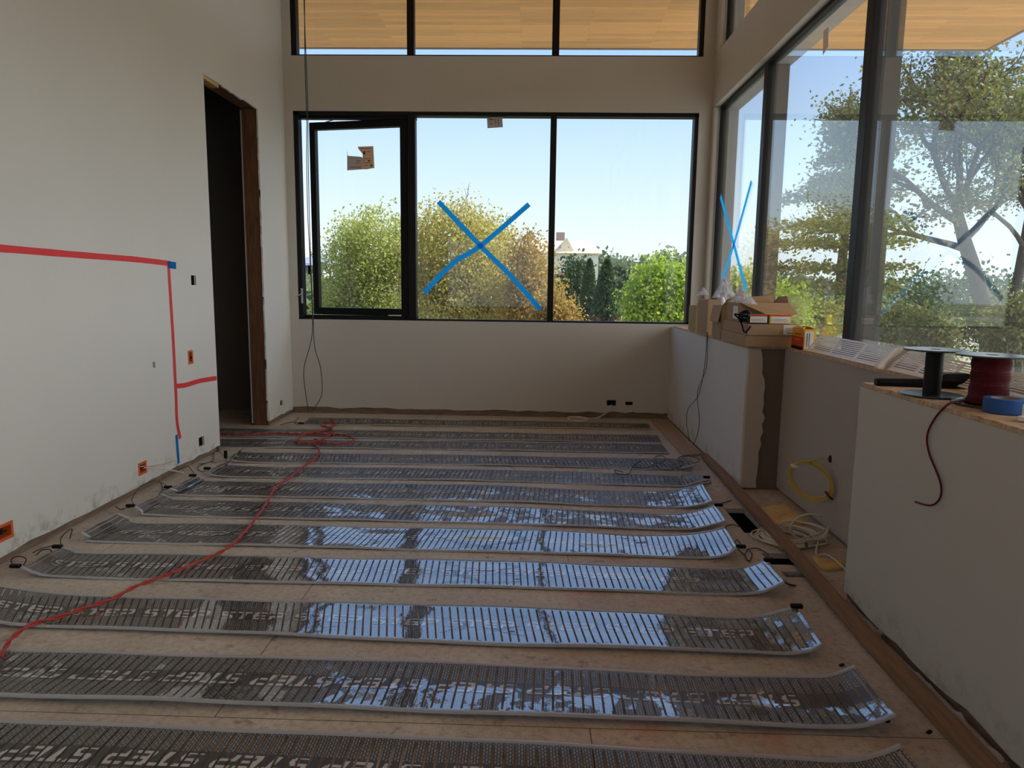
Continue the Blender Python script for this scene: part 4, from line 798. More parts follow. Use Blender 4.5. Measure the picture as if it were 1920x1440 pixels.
# black tool
tA, tB = on(1641, 722, 2, ZN), on(1735, 731, 2, ZN); tB = on(1740, 725, 2, ZN); tC = on(1815, 728, 2, ZN)
m = MB(); ax_ = np.array([tC[0]-tA[0], tC[1]-tA[1], 0]); Lt = np.linalg.norm(ax_); ax_ /= Lt; nn = np.array([-ax_[1], ax_[0], 0]); rows = []
for s, w, h in ((0, .020, .026), (0.01, .022, .030), (0.30*Lt, .022, .032), (0.52*Lt, .026, .034), (0.62*Lt, .030, .045), (0.75*Lt, .034, .060), (0.98*Lt, .036, .062), (1.05*Lt, .030, .052)):
    c = tA+ax_*s; rows.append([c-nn*w*0.8+[0, 0, .0], c-nn*w+[0, 0, h*.5], c-nn*w*.7+[0, 0, h], c+nn*w*.7+[0, 0, h], c+nn*w+[0, 0, h*.5], c+nn*w*.8+[0, 0, 0], c-nn*w*.8+[0, 0, 0]])
m.grid(rows); m.add(rows[0][:6], [tuple(range(6))]); m.add(rows[-1][:6], [tuple(range(6))[::-1]])
tt = m.build('black_power_tool', 'black', smooth=False); tag(tt, 'long black tapered tool lying on the near ledge behind the empty spool', 'tool')
# blue tape roll and metal clip
b0 = on(1886, 775, 2, ZN); t = thing('tape_roll', (b0[0]+0.005, b0[1]+0.02, ZN), 'roll of blue tape lying on the near ledge beside the red spool', 'tape roll')
MB().lathe((b0[0]+0.005, b0[1]+0.02, ZN), [(0.040, 0), (0.058, 0.0), (0.060, 0.002), (0.060, 0.046), (0.058, 0.048), (0.040, 0.048), (0.040, 0)], 48).build('tape_winding', 'bluetape_dk', t, smooth=False)
MB().lathe((b0[0]+0.005, b0[1]+0.02, ZN), [(0.037, 0.001), (0.040, 0.001), (0.040, 0.047), (0.037, 0.047), (0.037, 0.001)], 40).build('cardboard_core', 'carton', t, smooth=True)
c = on(1913, 790, 2, ZN); tag(MB().obox((c[0]+0.02, c[1], ZN+0.009), 0.045, 0.025, 0.016, 0.3).box(c[0]+0.022, c[0]+0.05, c[1]+0.02, c[1]+0.03, ZN, ZN+0.05).build('metal_bracket', 'alu', bevel=0.002), 'pale metal bracket at the right photo edge beside the blue tape roll', 'bracket')
# grille panels leaning on the window
def grille(y0, y1, zb0, zb1, zt0, zt1, xb, xt, label, ends=True):
    t = thing('vent_grille', (xb, (y0+y1)/2, min(zb0, zb1)), label, 'grille', 'white slatted grilles leaning on the side window')
    def P(u, v, d=0.0):
        y = y0+(y1-y0)*u; zb = zb0+(zb1-zb0)*u; zt = zt0+(zt1-zt0)*u; return np.array([xb+(xt-xb)*v-d, y, zb+(zt-zb)*v+0.25*d])
    def bar(u0, u1, v0, v1, d, name, mat='alu'):
        m = MB(); b = [P(u0, v0, 0), P(u1, v0, 0), P(u1, v1, 0), P(u0, v1, 0)]; a = [P(u0, v0, d), P(u1, v0, d), P(u1, v1, d), P(u0, v1, d)]
        m.hexa(a, b); return m.build(name, mat, t, bevel=0.0008)
    bar(0, 1, 0.0, 0.10, 0.012, 'frame_rail'); bar(0, 1, 0.90, 1.0, 0.012, 'frame_rail'); bar(0, 0.022, 0.1, 0.9, 0.012, 'frame_stile'); bar(0.978, 1, 0.1, 0.9, 0.012, 'frame_stile')
    for k in range(8):
        v = 0.12+0.78*k/8; bar(0.022, 0.978, v, v+0.066, 0.008, 'slat')
    nsp = max(2, int((y1-y0)/0.24))
    for k in range(1, nsp): bar(k/nsp-0.004, k/nsp+0.004, 0.1, 0.9, 0.010, 'crossbar')
    bk = MB(); bk.add([P(0.02, 0.1, 0.001), P(0.98, 0.1, 0.001), P(0.98, 0.9, 0.001), P(0.02, 0.9, 0.001)], [(0, 1, 2, 3)]); return t
grille(3.60, 4.56, ZL, ZL, 1.118, 1.120, 1.775, 1.852, 'white slatted grille leaning between the yellow box and the black mullion')
grille(2.02, 3.52, ZN+0.004, ZL, 1.085, 1.118, 1.76, 1.852, 'white slatted grille leaning behind the two spools')
m = MB(); rows = []
for i in range(9):
    u = i/8; rows.append([(1.745+0.008*math.sin(i*2.1), 3.47+0.13*u, ZL+0.002), (1.765+0.006*math.sin(i*1.3), 3.46+0.14*u, 1.06), (1.815+0.004*math.cos(i*2.3), 3.47+0.13*u, 1.10), (1.846, 3.47+0.12*u, 1.126)])
tag(m.grid(rows).build('plastic_wrap', 'scrap', smooth=True), 'crumpled brownish plastic wrap where the two grilles meet', 'plastic')
# cartons
def carton(x0, x1, y0, y1, z0, z1, label, name='cardboard_box', mat='carton', rz=0, flaps=None, extra=None, open_=False, cat='box', group='boxes piled on the far ledge'):
    c = Vector(((x0+x1)/2, (y0+y1)/2, z0)); t = thing(name, c, label, cat, group); m = MB(); w = 0.004
    if open_:
        m.box(x0, x1, y0, y1, z0, z0+w).box(x0, x0+w, y0, y1, z0+w, z1).box(x1-w, x1, y0, y1, z0+w, z1).box(x0+w, x1-w, y0, y0+w, z0+w, z1).box(x0+w, x1-w, y1-w, y1, z0+w, z1)
    else: m.box(x0, x1, y0, y1, z0, z1)
    m.build('body', mat, t, bevel=0.0015)
    if not open_: MB().box(x0-0.0006, x1+0.0006, y0-0.0006, y0+0.012, z1-0.0016, z1+0.0008).build('top_seam', 'carton_dk', t)
    for f in (flaps or []):
        fm = MB(); fm.add(f, [tuple(range(len(f)))]); fm.build('flap', mat, t, solid=0.004)
    for e_ in (extra or []): MB().box(*e_[0]).build(e_[2], e_[1], t)
    t.rotation_euler.z = rz; return t
carton(1.455, 1.775, 4.83, 5.46, ZL, ZL+0.078, 'flat brown carton at the bottom of the far ledge pile', rz=0.0)
carton(1.462, 1.80, 4.82, 5.44, ZL+0.079, ZL+0.155, 'flat brown carton with a white label, second in the far ledge pile', extra=[((1.70, 1.80, 4.818, 4.8195, ZL+0.085, ZL+0.150), 'white', 'address_label'), ((1.725, 1.775, 4.8165, 4.8178, ZL+0.092, ZL+0.098), 'ink', 'printed_text'), ((1.71, 1.79, 4.8165, 4.8178, ZL+0.115, ZL+0.117), 'ink', 'printed_text'), ((1.71, 1.79, 4.8165, 4.8178, ZL+0.128, ZL+0.130), 'ink', 'printed_text')])
zb = ZL+0.156
def printed(x0, x1, label, side):
    carton(x0, x1, 4.83, 4.955, zb+0.0012, zb+0.064, label, 'product_box', side, extra=[((x0+0.010, x1-0.008, 4.828, 4.8295, zb+0.008, zb+0.050), 'white', 'side_label'), ((x0, x1, 4.827, 4.8295, zb+0.053, zb+0.063), 'redprint', 'red_stripe'), ((x0+0.018, x1-0.02, 4.8262, 4.8278, zb+0.020, zb+0.022), 'ink', 'printed_text'), ((x0+0.018, x1-0.03, 4.8262, 4.8278, zb+0.030, zb+0.032), 'ink', 'printed_text')])
printed(1.466, 1.598, 'small printed box with white side label beside the dark cable bag, left of two', 'black')
printed(1.606, 1.75, 'small printed box with white and yellow side, right of the two', 'yellow')
# dark bag of cords in front of the open carton
m = MB(); c = (1.505, 5.012, zb+0.0012); m.lathe(c, [(0.001, 0), (0.035, 0.0), (0.040, 0.02), (0.042, 0.045), (0.038, 0.066), (0.030, 0.08), (0.001, 0.084)], 14)
bag = m.build('cord_bag', 'black', smooth=True); tag(bag, 'dark bag of black cords in front of the open carton on the ledge', 'bag')
for pts in ([(1.50,4.90,zb+.06),(1.47,4.88,zb+.085),(1.43,4.90,zb+.07),(1.43,4.92,zb+.03),(1.48,4.90,zb+.01)], [(1.50,4.89,zb+.03),(1.455,4.87,zb+.05),(1.42,4.90,zb+.04),(1.44,4.89,zb-.01),(1.452,4.86,zb-.06),(1.47,4.815,zb-.03),(1.50,4.86,zb+.02)], [(1.49,4.9,zb+.045),(1.44,4.9,zb+.052),(1.40,4.93,zb+.06),(1.42,4.9,zb+.035),(1.49,4.88,zb+.02)]):
    MB().tube(spline(pts, 8), 0.0055, 7).build('cord', 'black', bag, smooth=True)
# open carton with flaps
oz = zb; X0, X1, Y0, Y1, Z1 = 1.475, 1.825, 5.09, 5.42, zb+0.135
carton(X0, X1, Y0, Y1, oz, Z1, 'open brown carton with raised flaps, on top of the flat cartons', open_=True, flaps=[
  [(X0, Y0, Z1), (X1, Y0, Z1), (X1+0.02, Y0-0.12, Z1-0.075), (X0+0.20, Y0-0.14, Z1-0.10)],
  [(X0, Y1, Z1), (X1, Y1, Z1), (X1, Y1+0.05, Z1+0.055), (X0+0.06, Y1+0.06, Z1+0.03)],
  [(X1, Y0, Z1), (X1, Y1, Z1), (X1+0.02, Y1-0.05, Z1+0.045), (X1+0.02, Y0+0.10, Z1+0.05)]],
  extra=[((X0-0.0015, X0-0.0003, 5.12, 5.24, oz+0.02, oz+0.11), 'white', 'address_label')])
# tall cartons
tx = carton(1.468, 1.575, 5.53, 5.80, ZL, ZL+0.26, 'tall open carton with a folded-down flap, nearest of the upright cartons', open_=True, flaps=[
  [(1.468, 5.53, ZL+0.26), (1.468, 5.80, ZL+0.26), (1.443, 5.79, ZL+0.13), (1.443, 5.54, ZL+0.13)], [(1.470, 5.53, ZL+0.26), (1.572, 5.53, ZL+0.26), (1.58, 5.50, ZL+0.33), (1.50, 5.49, ZL+0.31)]])
carton(1.462, 1.56, 5.95, 6.30, ZL, ZL+0.30, 'tall brown carton with a white crumpled bag on top', mat='carton')
carton(1.480, 1.59, 6.45, 6.74, ZL, ZL+0.235, 'olive-brown carton at the far end of the ledge by the back window', mat='carton_ol', open_=True, flaps=[[(1.48, 6.45, ZL+.235), (1.58, 6.45, ZL+.235), (1.57, 6.44, ZL+.29), (1.50, 6.44, ZL+.28)]])
# yellow and red box
c = on(1496, 655, 2, ZL); x0, y0 = 1.756, 4.60
x1, y1 = x0+0.075, y0+0.205
t = carton(x0, x1, y0, y1, ZL, ZL+0.135, 'open yellow and red printed box beside the first grille', 'product_box', 'yellow', open_=True,
  extra=[((x0-0.0014, x0-0.0002, y0, y1, ZL+0.02, ZL+0.085), 'redprint', 'red_panel'), ((x0-0.0026, x0-0.0014, y0+0.04, y0+0.15, ZL+0.095, ZL+0.105), 'redprint', 'printed_text'), ((x0-0.0026, x0-0.0014, y0+0.05, y0+0.15, ZL+0.062, ZL+0.068), 'yellow', 'printed_text'),
         ((x0-0.002, x0-0.0002, y0, y1, ZL, ZL+0.02), 'black', 'black_band'), ((x0+0.006, x1-0.012, y0-0.0016, y0-0.0002, ZL+0.01, ZL+0.122), 'white', 'side_label'), ((x0+0.02, x0+0.024, y0-0.0026, y0-0.0016, ZL+0.02, ZL+0.11), 'ink', 'printed_text'), ((x0+0.034, x0+0.038, y0-0.0026, y0-0.0016, ZL+0.02, ZL+0.11), 'ink', 'printed_text')],
  flaps=[[(x0, y0+0.01, ZL+0.135), (x0, y1-0.01, ZL+0.135), (x0+0.02, y1-0.03, ZL+0.147), (x0+0.02, y0+0.03, ZL+0.145)], [(x1, y0+0.01, ZL+0.135), (x1, y1-0.01, ZL+0.135), (x1-0.02, y1-0.03, ZL+0.15), (x1-0.02, y0+0.03, ZL+0.15)]])
# plastic bags
def bagcone(pts, label, seed, name='plastic_bag'):
    r = random.Random(seed); A, B, C_ = [np.array(p, float) for p in pts]; rows = []; n = 14
    for i in range(n+1):
        u = i/n; row = []
        for j in range(n+1):
            v = j/n; p = A*(1-u)+(B*(1-v)+C_*v)*u; q = p+np.array([0.012, 0.028, 0])*noise.noise(Vector((u*5, v*6, seed)))*1.6; row.append(q)
        rows.append(row)
    m = MB().grid(rows); back = [[p+np.array([0.01, 0.05*math.sin(math.pi*j/n)*(i/n), 0]) for j, p in enumerate(row)] for i, row in enumerate(rows)]
    m.grid(back); return tag(m.build(name, 'bag', smooth=True), label, 'bag')
bagcone([on(1357,519,1,5.62), on(1334,559,1,5.60), on(1378,556,1,5.45)], 'clear plastic bag peaking above the tall carton with a folded flap', 1)
bagcone([on(1387,536,1,5.02), on(1370,566,1,5.03), on(1419,571,1,4.98)], 'bright clear plastic bag draped over the open carton', 2)
bagcone([on(1318,539,1,6.05), on(1306,554,1,6.02), on(1328,553,1,6.0)], 'small crumpled white bag on the tall brown carton', 3)
# pieces sticking out of the tall carton
v = thing('spray_bottle', on(1336, 556, 1, 5.66), 'white and yellow bottle with a black cap standing in the tall carton', 'bottle'); c = on(1337, 560, 1, 5.66); c[0] = min(max(c[0], 1.50), 1.545); c[2] = 1.16
MB().lathe(c, [(0.001, 0), (0.024, 0), (0.026, 0.01), (0.026, 0.15), (0.014, 0.185), (0.012, 0.19)], 18).build('bottle_body', 'white', v, smooth=True)
MB().lathe(c, [(0.0268, 0.03), (0.0268, 0.12)], 18).build('bottle_label', 'yellow', v, smooth=True)
MB().lathe(c, [(0.014, 0.19), (0.019, 0.192), (0.019, 0.225), (0.001, 0.226)], 18).build('cap', 'black', v, smooth=True)

# ---------------------------------------------------------------- outdoors
def groundmat():
    m, t, b = newmat('outdoor_ground'); tc = N(t, 'ShaderNodeTexCoord'); n1 = N(t, 'ShaderNodeTexNoise', inputs={'Scale': 0.035, 'Detail': 4}); n2 = N(t, 'ShaderNodeTexNoise', inputs={'Scale': 1.3, 'Detail': 8})
    for n in (n1, n2): t.links.new(tc.outputs['Object'], n.inputs['Vector'])
    rr = N(t, 'ShaderNodeValToRGB'); e = rr.color_ramp.elements; e[0].position = 0.42; e[0].color = (0.20, 0.22, 0.07, 1); e[1].position = 0.60; e[1].color = (0.50, 0.46, 0.38, 1); k = e.new(0.52); k.color = (0.36, 0.33, 0.13, 1)
    t.links.new(n1.outputs[0], rr.inputs[0]); mx = N(t, 'ShaderNodeMix', data_type='RGBA', blend_type='MULTIPLY'); mx.inputs[0].default_value = 0.6
    t.links.new(rr.outputs[0], mx.inputs[6]); t.links.new(n2.outputs[0], mx.inputs[7]); t.links.new(mx.outputs[2], b.inputs['Base Color']); b.inputs['Roughness'].default_value = 0.9
    return m
MAT['ground'] = groundmat(); GZ = -3.6
struct(MB().box(-200, 300, -60, 400, GZ-0.1, GZ).build('ground', 'ground'))
MAT['bark'] = wood('bark', (0.055, 0.044, 0.036), (0.11, 0.09, 0.07), (4, 4, 1), 0.9)
MAT['bark_lt'] = wood('bark_pale', (0.20, 0.16, 0.11), (0.34, 0.28, 0.2), (4, 4, 1), 0.9)
MAT['lf_yel'] = leafmat('leaves_yellow_olive', [(0.34, 0.34, 0.07), (0.50, 0.46, 0.10), (0.64, 0.56, 0.16), (0.40, 0.39, 0.12), (0.62, 0.44, 0.14)])
MAT['lf_olive'] = leafmat('leaves_olive', [(0.26, 0.33, 0.06), (0.42, 0.46, 0.10), (0.58, 0.57, 0.16), (0.34, 0.38, 0.10)])
MAT['lf_orange'] = leafmat('leaves_turning', [(0.42, 0.22, 0.045), (0.52, 0.36, 0.07), (0.34, 0.30, 0.06), (0.46, 0.26, 0.10)])
MAT['lf_green'] = leafmat('leaves_bright_green', [(0.20, 0.34, 0.03), (0.38, 0.52, 0.05), (0.56, 0.62, 0.08), (0.28, 0.42, 0.05)])
MAT['lf_dark'] = leafmat('leaves_dark_green', [(0.035, 0.07, 0.025), (0.07, 0.12, 0.04), (0.11, 0.17, 0.06)], 0.25)
MAT['lf_maple'] = leafmat('leaves_maple', [(0.07, 0.11, 0.025), (0.14, 0.17, 0.04), (0.24, 0.23, 0.06), (0.17, 0.12, 0.035)], 0.4)
MAT['lf_far'] = leafmat('leaves_distant', [(0.12, 0.17, 0.09), (0.18, 0.23, 0.12), (0.24, 0.27, 0.15)], 0.3)
def leaf_mesh(name, C, S, mat, parent, flat=0.0):
    """C: leaf centres (n,3); S: leaf size; pointed quads, each with its own direction"""
    n = len(C); o0 = np.array(WL[parent.name]); a = rng.normal(size=(n, 3)); a[:, 2] *= (1-flat); a /= np.linalg.norm(a, axis=1)[:, None]
    b = rng.normal(size=(n, 3)); b[:, 2] *= (1-flat); b -= (b*a).sum(1)[:, None]*a; b /= np.linalg.norm(b, axis=1)[:, None]
    s = (S*rng.uniform(0.6, 1.3, n))[:, None]; w = s*0.36
    V = np.stack([C-a*s*0.5, C+b*w*0.9-a*s*0.05, C+a*s*0.5, C-b*w*0.9-a*s*0.05], axis=1).reshape(-1, 3)-o0
    me = bpy.data.meshes.new(name); me.vertices.add(4*n); me.vertices.foreach_set('co', V.astype(np.float32).ravel())
    me.loops.add(4*n); me.loops.foreach_set('vertex_index', np.arange(4*n, dtype=np.int32)); me.polygons.add(n); me.polygons.foreach_set('loop_start', np.arange(0, 4*n, 4, dtype=np.int32))
    me.materials.append(MAT[mat]); me.update(calc_edges=True); o = bpy.data.objects.new(name, me); col.objects.link(o); o.parent = parent; WL[o.name] = Vector(o0); return o
def ellip(n, c, r, hollow=0.35):
    d = rng.normal(size=(n, 3)); d /= np.linalg.norm(d, axis=1)[:, None]; rad = (hollow+(1-hollow)*rng.random(n))**0.6
    return np.array(c)+d*np.array(r)*rad[:, None]
def crown_tree(name, base, blobs, n_clump, per, spread, leaf, mat, label, cat='tree', group='trees outside the windows', trunk_r=0.12, bark='bark_lt', flat=0.0, twigs=0):
    root = thing(name, base, label, cat, group); tot = sum(b[1][0]*b[1][1]*b[1][2] for b in blobs); cl = []
    for c, r in blobs: cl.append(ellip(max(4, int(n_clump*1.5*(r[0]*r[1]*r[2])/tot)), c, r))
    cl = np.concatenate(cl); m = MB(); fork = np.array(base)+(np.array(blobs[0][0])-np.array(base))*0.45
    m.tube([tuple(base), tuple(np.array(base)*0.5+fork*0.5+[0.08, 0, 0]), tuple(fork)], [trunk_r, trunk_r*0.85, trunk_r*0.7], 8)
    for q in cl[rng.permutation(len(cl))[:min(len(cl), 60)]]:
        mid = fork*0.5+q*0.5+rng.normal(size=3)*0.15; m.tube(spline([fork, mid, q], 3), np.linspace(trunk_r*0.35, 0.012, 7), 5, cap=False)
    tw = []
    for k in range(twigs):
        q = cl[rng.integers(len(cl))]; 
        if q[2] < blobs[0][0][2]: continue
        d = np.array([rng.normal()*0.25, rng.normal()*0.25, 1]); e2 = q+d*rng.uniform(0.2, 0.55); m.tube([q, q*0.5+e2*0.5+rng.normal(size=3)*0.05, e2], [0.012, 0.009, 0.004], 4, cap=False)
        tw.append(q+(e2-q)*rng.random((14, 1))+rng.normal(size=(14, 3))*0.05)
    m.build('trunk', bark, root, smooth=True)
    C = (cl[:, None, :]+rng.normal(size=(len(cl), per, 3))*spread).reshape(-1, 3)
    if tw: C = np.concatenate([C]+tw)
    leaf_mesh('foliage', C, np.full(len(C), leaf), mat, root, flat); return root
def at(px, py, Y): return on(px, py, 1, Y)
# thicket outside the back window
def bl(px, py, Y, rpx, rpy, ry=None):
    k = F_PX/(Y*1.0); return (tuple(at(px, py, Y)), (rpx/k, ry if ry else rpx/k, rpy/k))
crown_tree('tree', (at(700, 520, 15)[0], 15, GZ), [bl(700, 470, 15, 78, 72), bl(660, 540, 15, 62, 70), bl(740, 560, 15, 70, 90), bl(650, 640, 15, 80, 80)], 330, 95, 0.17, 0.064, 'lf_olive', 'yellow-green leafy tree outside the open casement at left', twigs=30)
crown_tree('tree', (at(880, 520, 13)[0], 13, GZ), [bl(850, 480, 13, 90, 95), bl(930, 500, 13.5, 75, 80), bl(880, 570, 13, 120, 70), bl(800, 560, 13, 40, 150)], 350, 90, 0.15, 0.056, 'lf_yel', 'sparse yellow-olive tree behind the blue tape cross', twigs=90)
crown_tree('tree', (at(1000, 560, 12)[0], 12, GZ), [bl(992, 515, 12, 42, 62), bl(1000, 590, 12, 55, 60)], 110, 80, 0.15, 0.055, 'lf_orange', 'orange-tinted shrubby tree behind the right arm of the blue cross', twigs=30)
crown_tree('bush', (at(1068, 580, 10.5)[0], 10.5, GZ), [bl(1052, 575, 10.5, 16, 36), bl(1072, 602, 10.5, 18, 24), bl(1030, 610, 10.5, 30, 60)], 60, 60, 0.09, 0.05, 'lf_orange', 'orange-yellow shrub right of the thick window mullion', 'bush', 'shrubs outside the back window', 0.05)
crown_tree('tree', (at(1078, 520, 26)[0], 26, GZ), [bl(1076, 528, 26, 22, 42), bl(1052, 575, 26, 22, 32)], 60, 50, 0.2, 0.15, 'lf_dark', 'dark green loose tree in front of the cream house', twigs=0)
for px, top, Y, w, lb, mt in ((1103, 487, 23, 18, 'slim dark conical conifer, left of the two cones', 'lf_dark'), (1135, 488, 21, 28, 'wider conical conifer with browned lower half, right of the two cones', 'lf_dark')):
    b = at(px, 600, Y); tp = at(px, top, Y); root = thing('conifer', (b[0], Y, GZ), lb, 'tree', 'conifers outside the back window'); n = 5200
    h = rng.random(n)**0.8; ang = rng.random(n)*6.283; H = tp[2]-GZ-3; k = F_PX/Y; rad = (1-h)**0.62*(w*1.25/k)*(0.75+0.35*rng.random(n)*(1+0.3*np.sin(ang*3)))
    C = np.stack([b[0]+rad*np.cos(ang), Y+rad*np.sin(ang), GZ+3+h*H], 1); low = h < 0.42
    MB().tube([(b[0], Y, GZ), (b[0], Y, tp[2]-0.3)], [0.12, 0.02], 6).build('trunk', 'bark', root)
    leaf_mesh('foliage', C[~low] if w > 20 else C, np.full(len(C[~low] if w > 20 else C), 0.16), mt, root)
    if w > 20:
        MAT['lf_brown'] = leafmat('needles_browned', [(0.20, 0.14, 0.08), (0.30, 0.22, 0.13), (0.14, 0.13, 0.07)], 0.3); o = leaf_mesh('browned_foliage', C[low], np.full(low.sum(), 0.15), 'lf_brown', root); o['label'] = 'browned lower foliage'
crown_tree('tree', (at(1225, 560, 17)[0], 17, GZ), [bl(1240, 545, 17, 46, 46), bl(1205, 568, 17, 32, 44), bl(1240, 600, 17, 60, 45), bl(1270, 560, 17, 38, 55)], 260, 60, 0.17, 0.10, 'lf_green', 'bright green bushy tree at the right of the back window')
# distant tree line
for px, py, Y, rx, rz, lb in ((1185, 512, 90, 60, 12, 'hazy distant tree just right of the conifers'), (1255, 500, 100, 40, 16, 'hazy domed distant tree at the right of the back window'), (1130, 508, 95, 30, 22, 'hazy distant tree behind the conifers'), (600, 600, 40, 70, 30, 'low shrubs below the white house at far left')):
    crown_tree('distant_tree', (at(px, 560, Y)[0], Y, GZ), [bl(px, py+14, Y, rx, rz*1.2)], 70, 40, 0.9, 0.8, 'lf_far', lb, group='distant trees', trunk_r=0.3)
# cream house
MAT['house'] = simple('cream_wall', (0.62, 0.60, 0.56), 0.8); MAT['roof'] = simple('tan_shingle', (0.72, 0.60, 0.44), 0.8, var=0.15, scale=3); MAT['chim'] = simple('chimney_brick', (0.30, 0.22, 0.19), 0.9)
def house(px0, px1, py_eave, py_ridge, Y, label, chim=(), group='houses outside', wins=(), wmat='house', rmat='roof', dormer=None):
    k = F_PX/Y; a = at(px0, py_eave, Y); b = at(px1, py_eave, Y); r = at(px1, py_ridge, Y+3); t = thing('house', ((a[0]+b[0])/2, Y+3, GZ), label, 'house', group); x0, x1 = a[0], b[0]; ze, zr = a[2], r[2]; D = 7
    MB().box(x0, x1, Y, Y+D, GZ, ze).build('wall', wmat, t)
    o = 0.35; m = MB(); m.hexa([(x0-o, Y-o, ze), (x1+o, Y-o, ze), (x1+o, Y+D+o, ze), (x0-o, Y+D+o, ze)], [(x0+0.6, Y+3, zr), (x1-0.6, Y+3, zr), (x1-0.6, Y+D-3, zr), (x0+0.6, Y+D-3, zr)]); m.build('roof', rmat, t)
    for cpx, w in chim: c = at(cpx, py_ridge-16, Y+3.5); MB().box(c[0]-w/2, c[0]+w/2, Y+3.2, Y+4.0, ze, c[2]).build('chimney', 'chim', t)
    for wx, wy, ww, wh in wins: c = at(wx, wy, Y); f = MB().box(c[0]-ww/2, c[0]+ww/2, Y-0.05, Y+0.02, c[2]-wh/2, c[2]+wh/2).build('window', 'win_dark', t)
    if dormer:
        c = at(dormer, py_eave-6, Y); m = MB(); m.hexa([(c[0]-0.8, Y+0.2, ze), (c[0]+0.8, Y+0.2, ze), (c[0]+0.8, Y+3, ze), (c[0]-0.8, Y+3, ze)], [(c[0]-0.05, Y+0.1, ze+1.3), (c[0]+0.05, Y+0.1, ze+1.3), (c[0]+0.05, Y+3, ze+1.3), (c[0]-0.05, Y+3, ze+1.3)]); m.build('dormer', 'roof', t)
    return t
MAT['win_dark'] = simple('dark_window', (0.06, 0.07, 0.10), 0.2); MAT['wwall'] = simple('white_wall', (0.8, 0.8, 0.82), 0.8)
house(985, 1122, 474, 452, 62, 'cream house with tan roof and brick chimney beyond the trees', chim=((1051, 0.75), (995, 0.7)), dormer=1062)
house(540, 606, 497, 480, 46, 'white house at far left seen through the casement gap', wins=((576, 509, 0.5, 1.0), (584, 510, 0.4, 1.0), (597, 505, 0.5, 0.9)), wmat='wwall', rmat='fascia')
for px, py, Y, w, h in ((1169, 497, 130, 0.7, 1.6), (1186, 490, 130, 0.9, 2.3), (1232, 487, 140, 0.7, 1.6), (1238, 487, 140, 0.6, 1.6)):
    c = at(px, py, Y); tag(MB().box(c[0]-w/2, c[0]+w/2, Y, Y+0.8, GZ, c[2]).box(c[0]-w/2-0.08, c[0]+w/2+0.08, Y-0.08, Y+0.88, c[2]-0.35, c[2]-0.15).build('chimney', 'chim'), {1169: 'small hazy chimney on the horizon, farthest left', 1186: 'tall hazy chimney on the horizon, second from left', 1232: 'hazy chimney of the close pair on the horizon, left one', 1238: 'hazy chimney of the close pair on the horizon, right one'}[px], 'chimney', 'distant chimneys')
# branching trees outside the side window
def branch_tree(name, base, forks, label, mat, leaf, per, spread, seed, bark='bark', depth=4, r0=0.2, group='trees outside the windows', ln=1.6):
    r = random.Random(seed); root = thing(name, base, label, 'tree', group); m = MB(); tips = []
    def grow(p, d, L_, rad, k):
        pts = [p]; q = p.copy(); dd = d.copy()
        for i in range(4):
            dd = dd+Vector((r.gauss(0, .13), r.gauss(0, .13), r.gauss(0.03, .09))); dd.normalize(); q = q+dd*L_/4; pts.append(q.copy())
        m.tube(pts, [rad*(1-0.09*i) for i in range(5)], 6 if k > 1 else 4, cap=False)
        if k <= 1: tips.extend([tuple(x) for x in pts[1:]])
        if k == 0: return
        for i in range(3 if k > 1 else 4):
            a = Vector((r.gauss(0, 1), r.gauss(0, 1), r.gauss(0, 0.7))); a = (a-dd*a.dot(dd)).normalized(); nd = (dd*0.78+a*r.uniform(0.45, 0.8)+Vector((0, 0, 0.1))).normalized()
            grow(pts[-1 if i < 2 else r.choice((2, 3))], nd, L_*r.uniform(0.66, 0.84), rad*0.6, k-1)
    for pts, rad, tips_d in forks:
        P = spline(pts, 4); m.tube(P, np.linspace(rad[0], rad[1], len(P)), 10, cap=False)
        for (frac, dx, dy, dz, kk) in tips_d:
            q = P[int(frac*(len(P)-1))]; grow(Vector(q), Vector((dx, dy, dz)).normalized(), ln*(1.0 if kk >= 3 else 0.8), rad[1]*0.75, kk)
    m.build('trunk', bark, root, smooth=True); T = np.array(tips)
    C = (T[:, None, :]+rng.normal(size=(len(T), per, 3))*spread).reshape(-1, 3); leaf_mesh('foliage', C, np.full(len(C), leaf), mat, root, 0.2); return root
Y1 = 15.0
a = lambda px, py, dy=0: tuple(at(px, py, Y1+dy))
bx = at(1850, 640, Y1)
branch_tree('tree', (bx[0], Y1, GZ), [
   ([(bx[0]+0.1, Y1, GZ), a(1855, 640), a(1835, 540), a(1808, 450), a(1795, 400)], (0.21, 0.10), [(1.0, -0.5, 0, 1, 3), (1.0, 0.25, 0.2, 1, 3), (1.0, -0.1, -0.4, 1, 3), (0.93, -1.0, 0.2, 0.55, 3), (0.80, 0.9, 0.1, 0.7, 3), (0.7, -1, 0, 0.25, 3)]),
   ([(bx[0]+0.2, Y1, GZ), a(1880, 650), a(1905, 540, 0.3), a(1930, 400, 0.4)], (0.15, 0.07), [(1.0, 0.1, 0.3, 1, 3), (0.85, -0.9, 0, 0.6, 3), (1.0, -0.5, 0.3, 1, 3), (0.75, 0.8, 0, 0.5, 3)]),
   ([(bx[0]+0.3, Y1, GZ+1.5), a(1880, 665), a(1925, 630), a(1990, 580)], (0.10, 0.06), [(1.0, 1, 0, 0.4, 2), (1.0, 0.3, 0, 1, 3)])],
   'large spreading tree with forked trunk outside the near side window', 'lf_maple', 0.085, 17, 0.15, 21, ln=1.42)
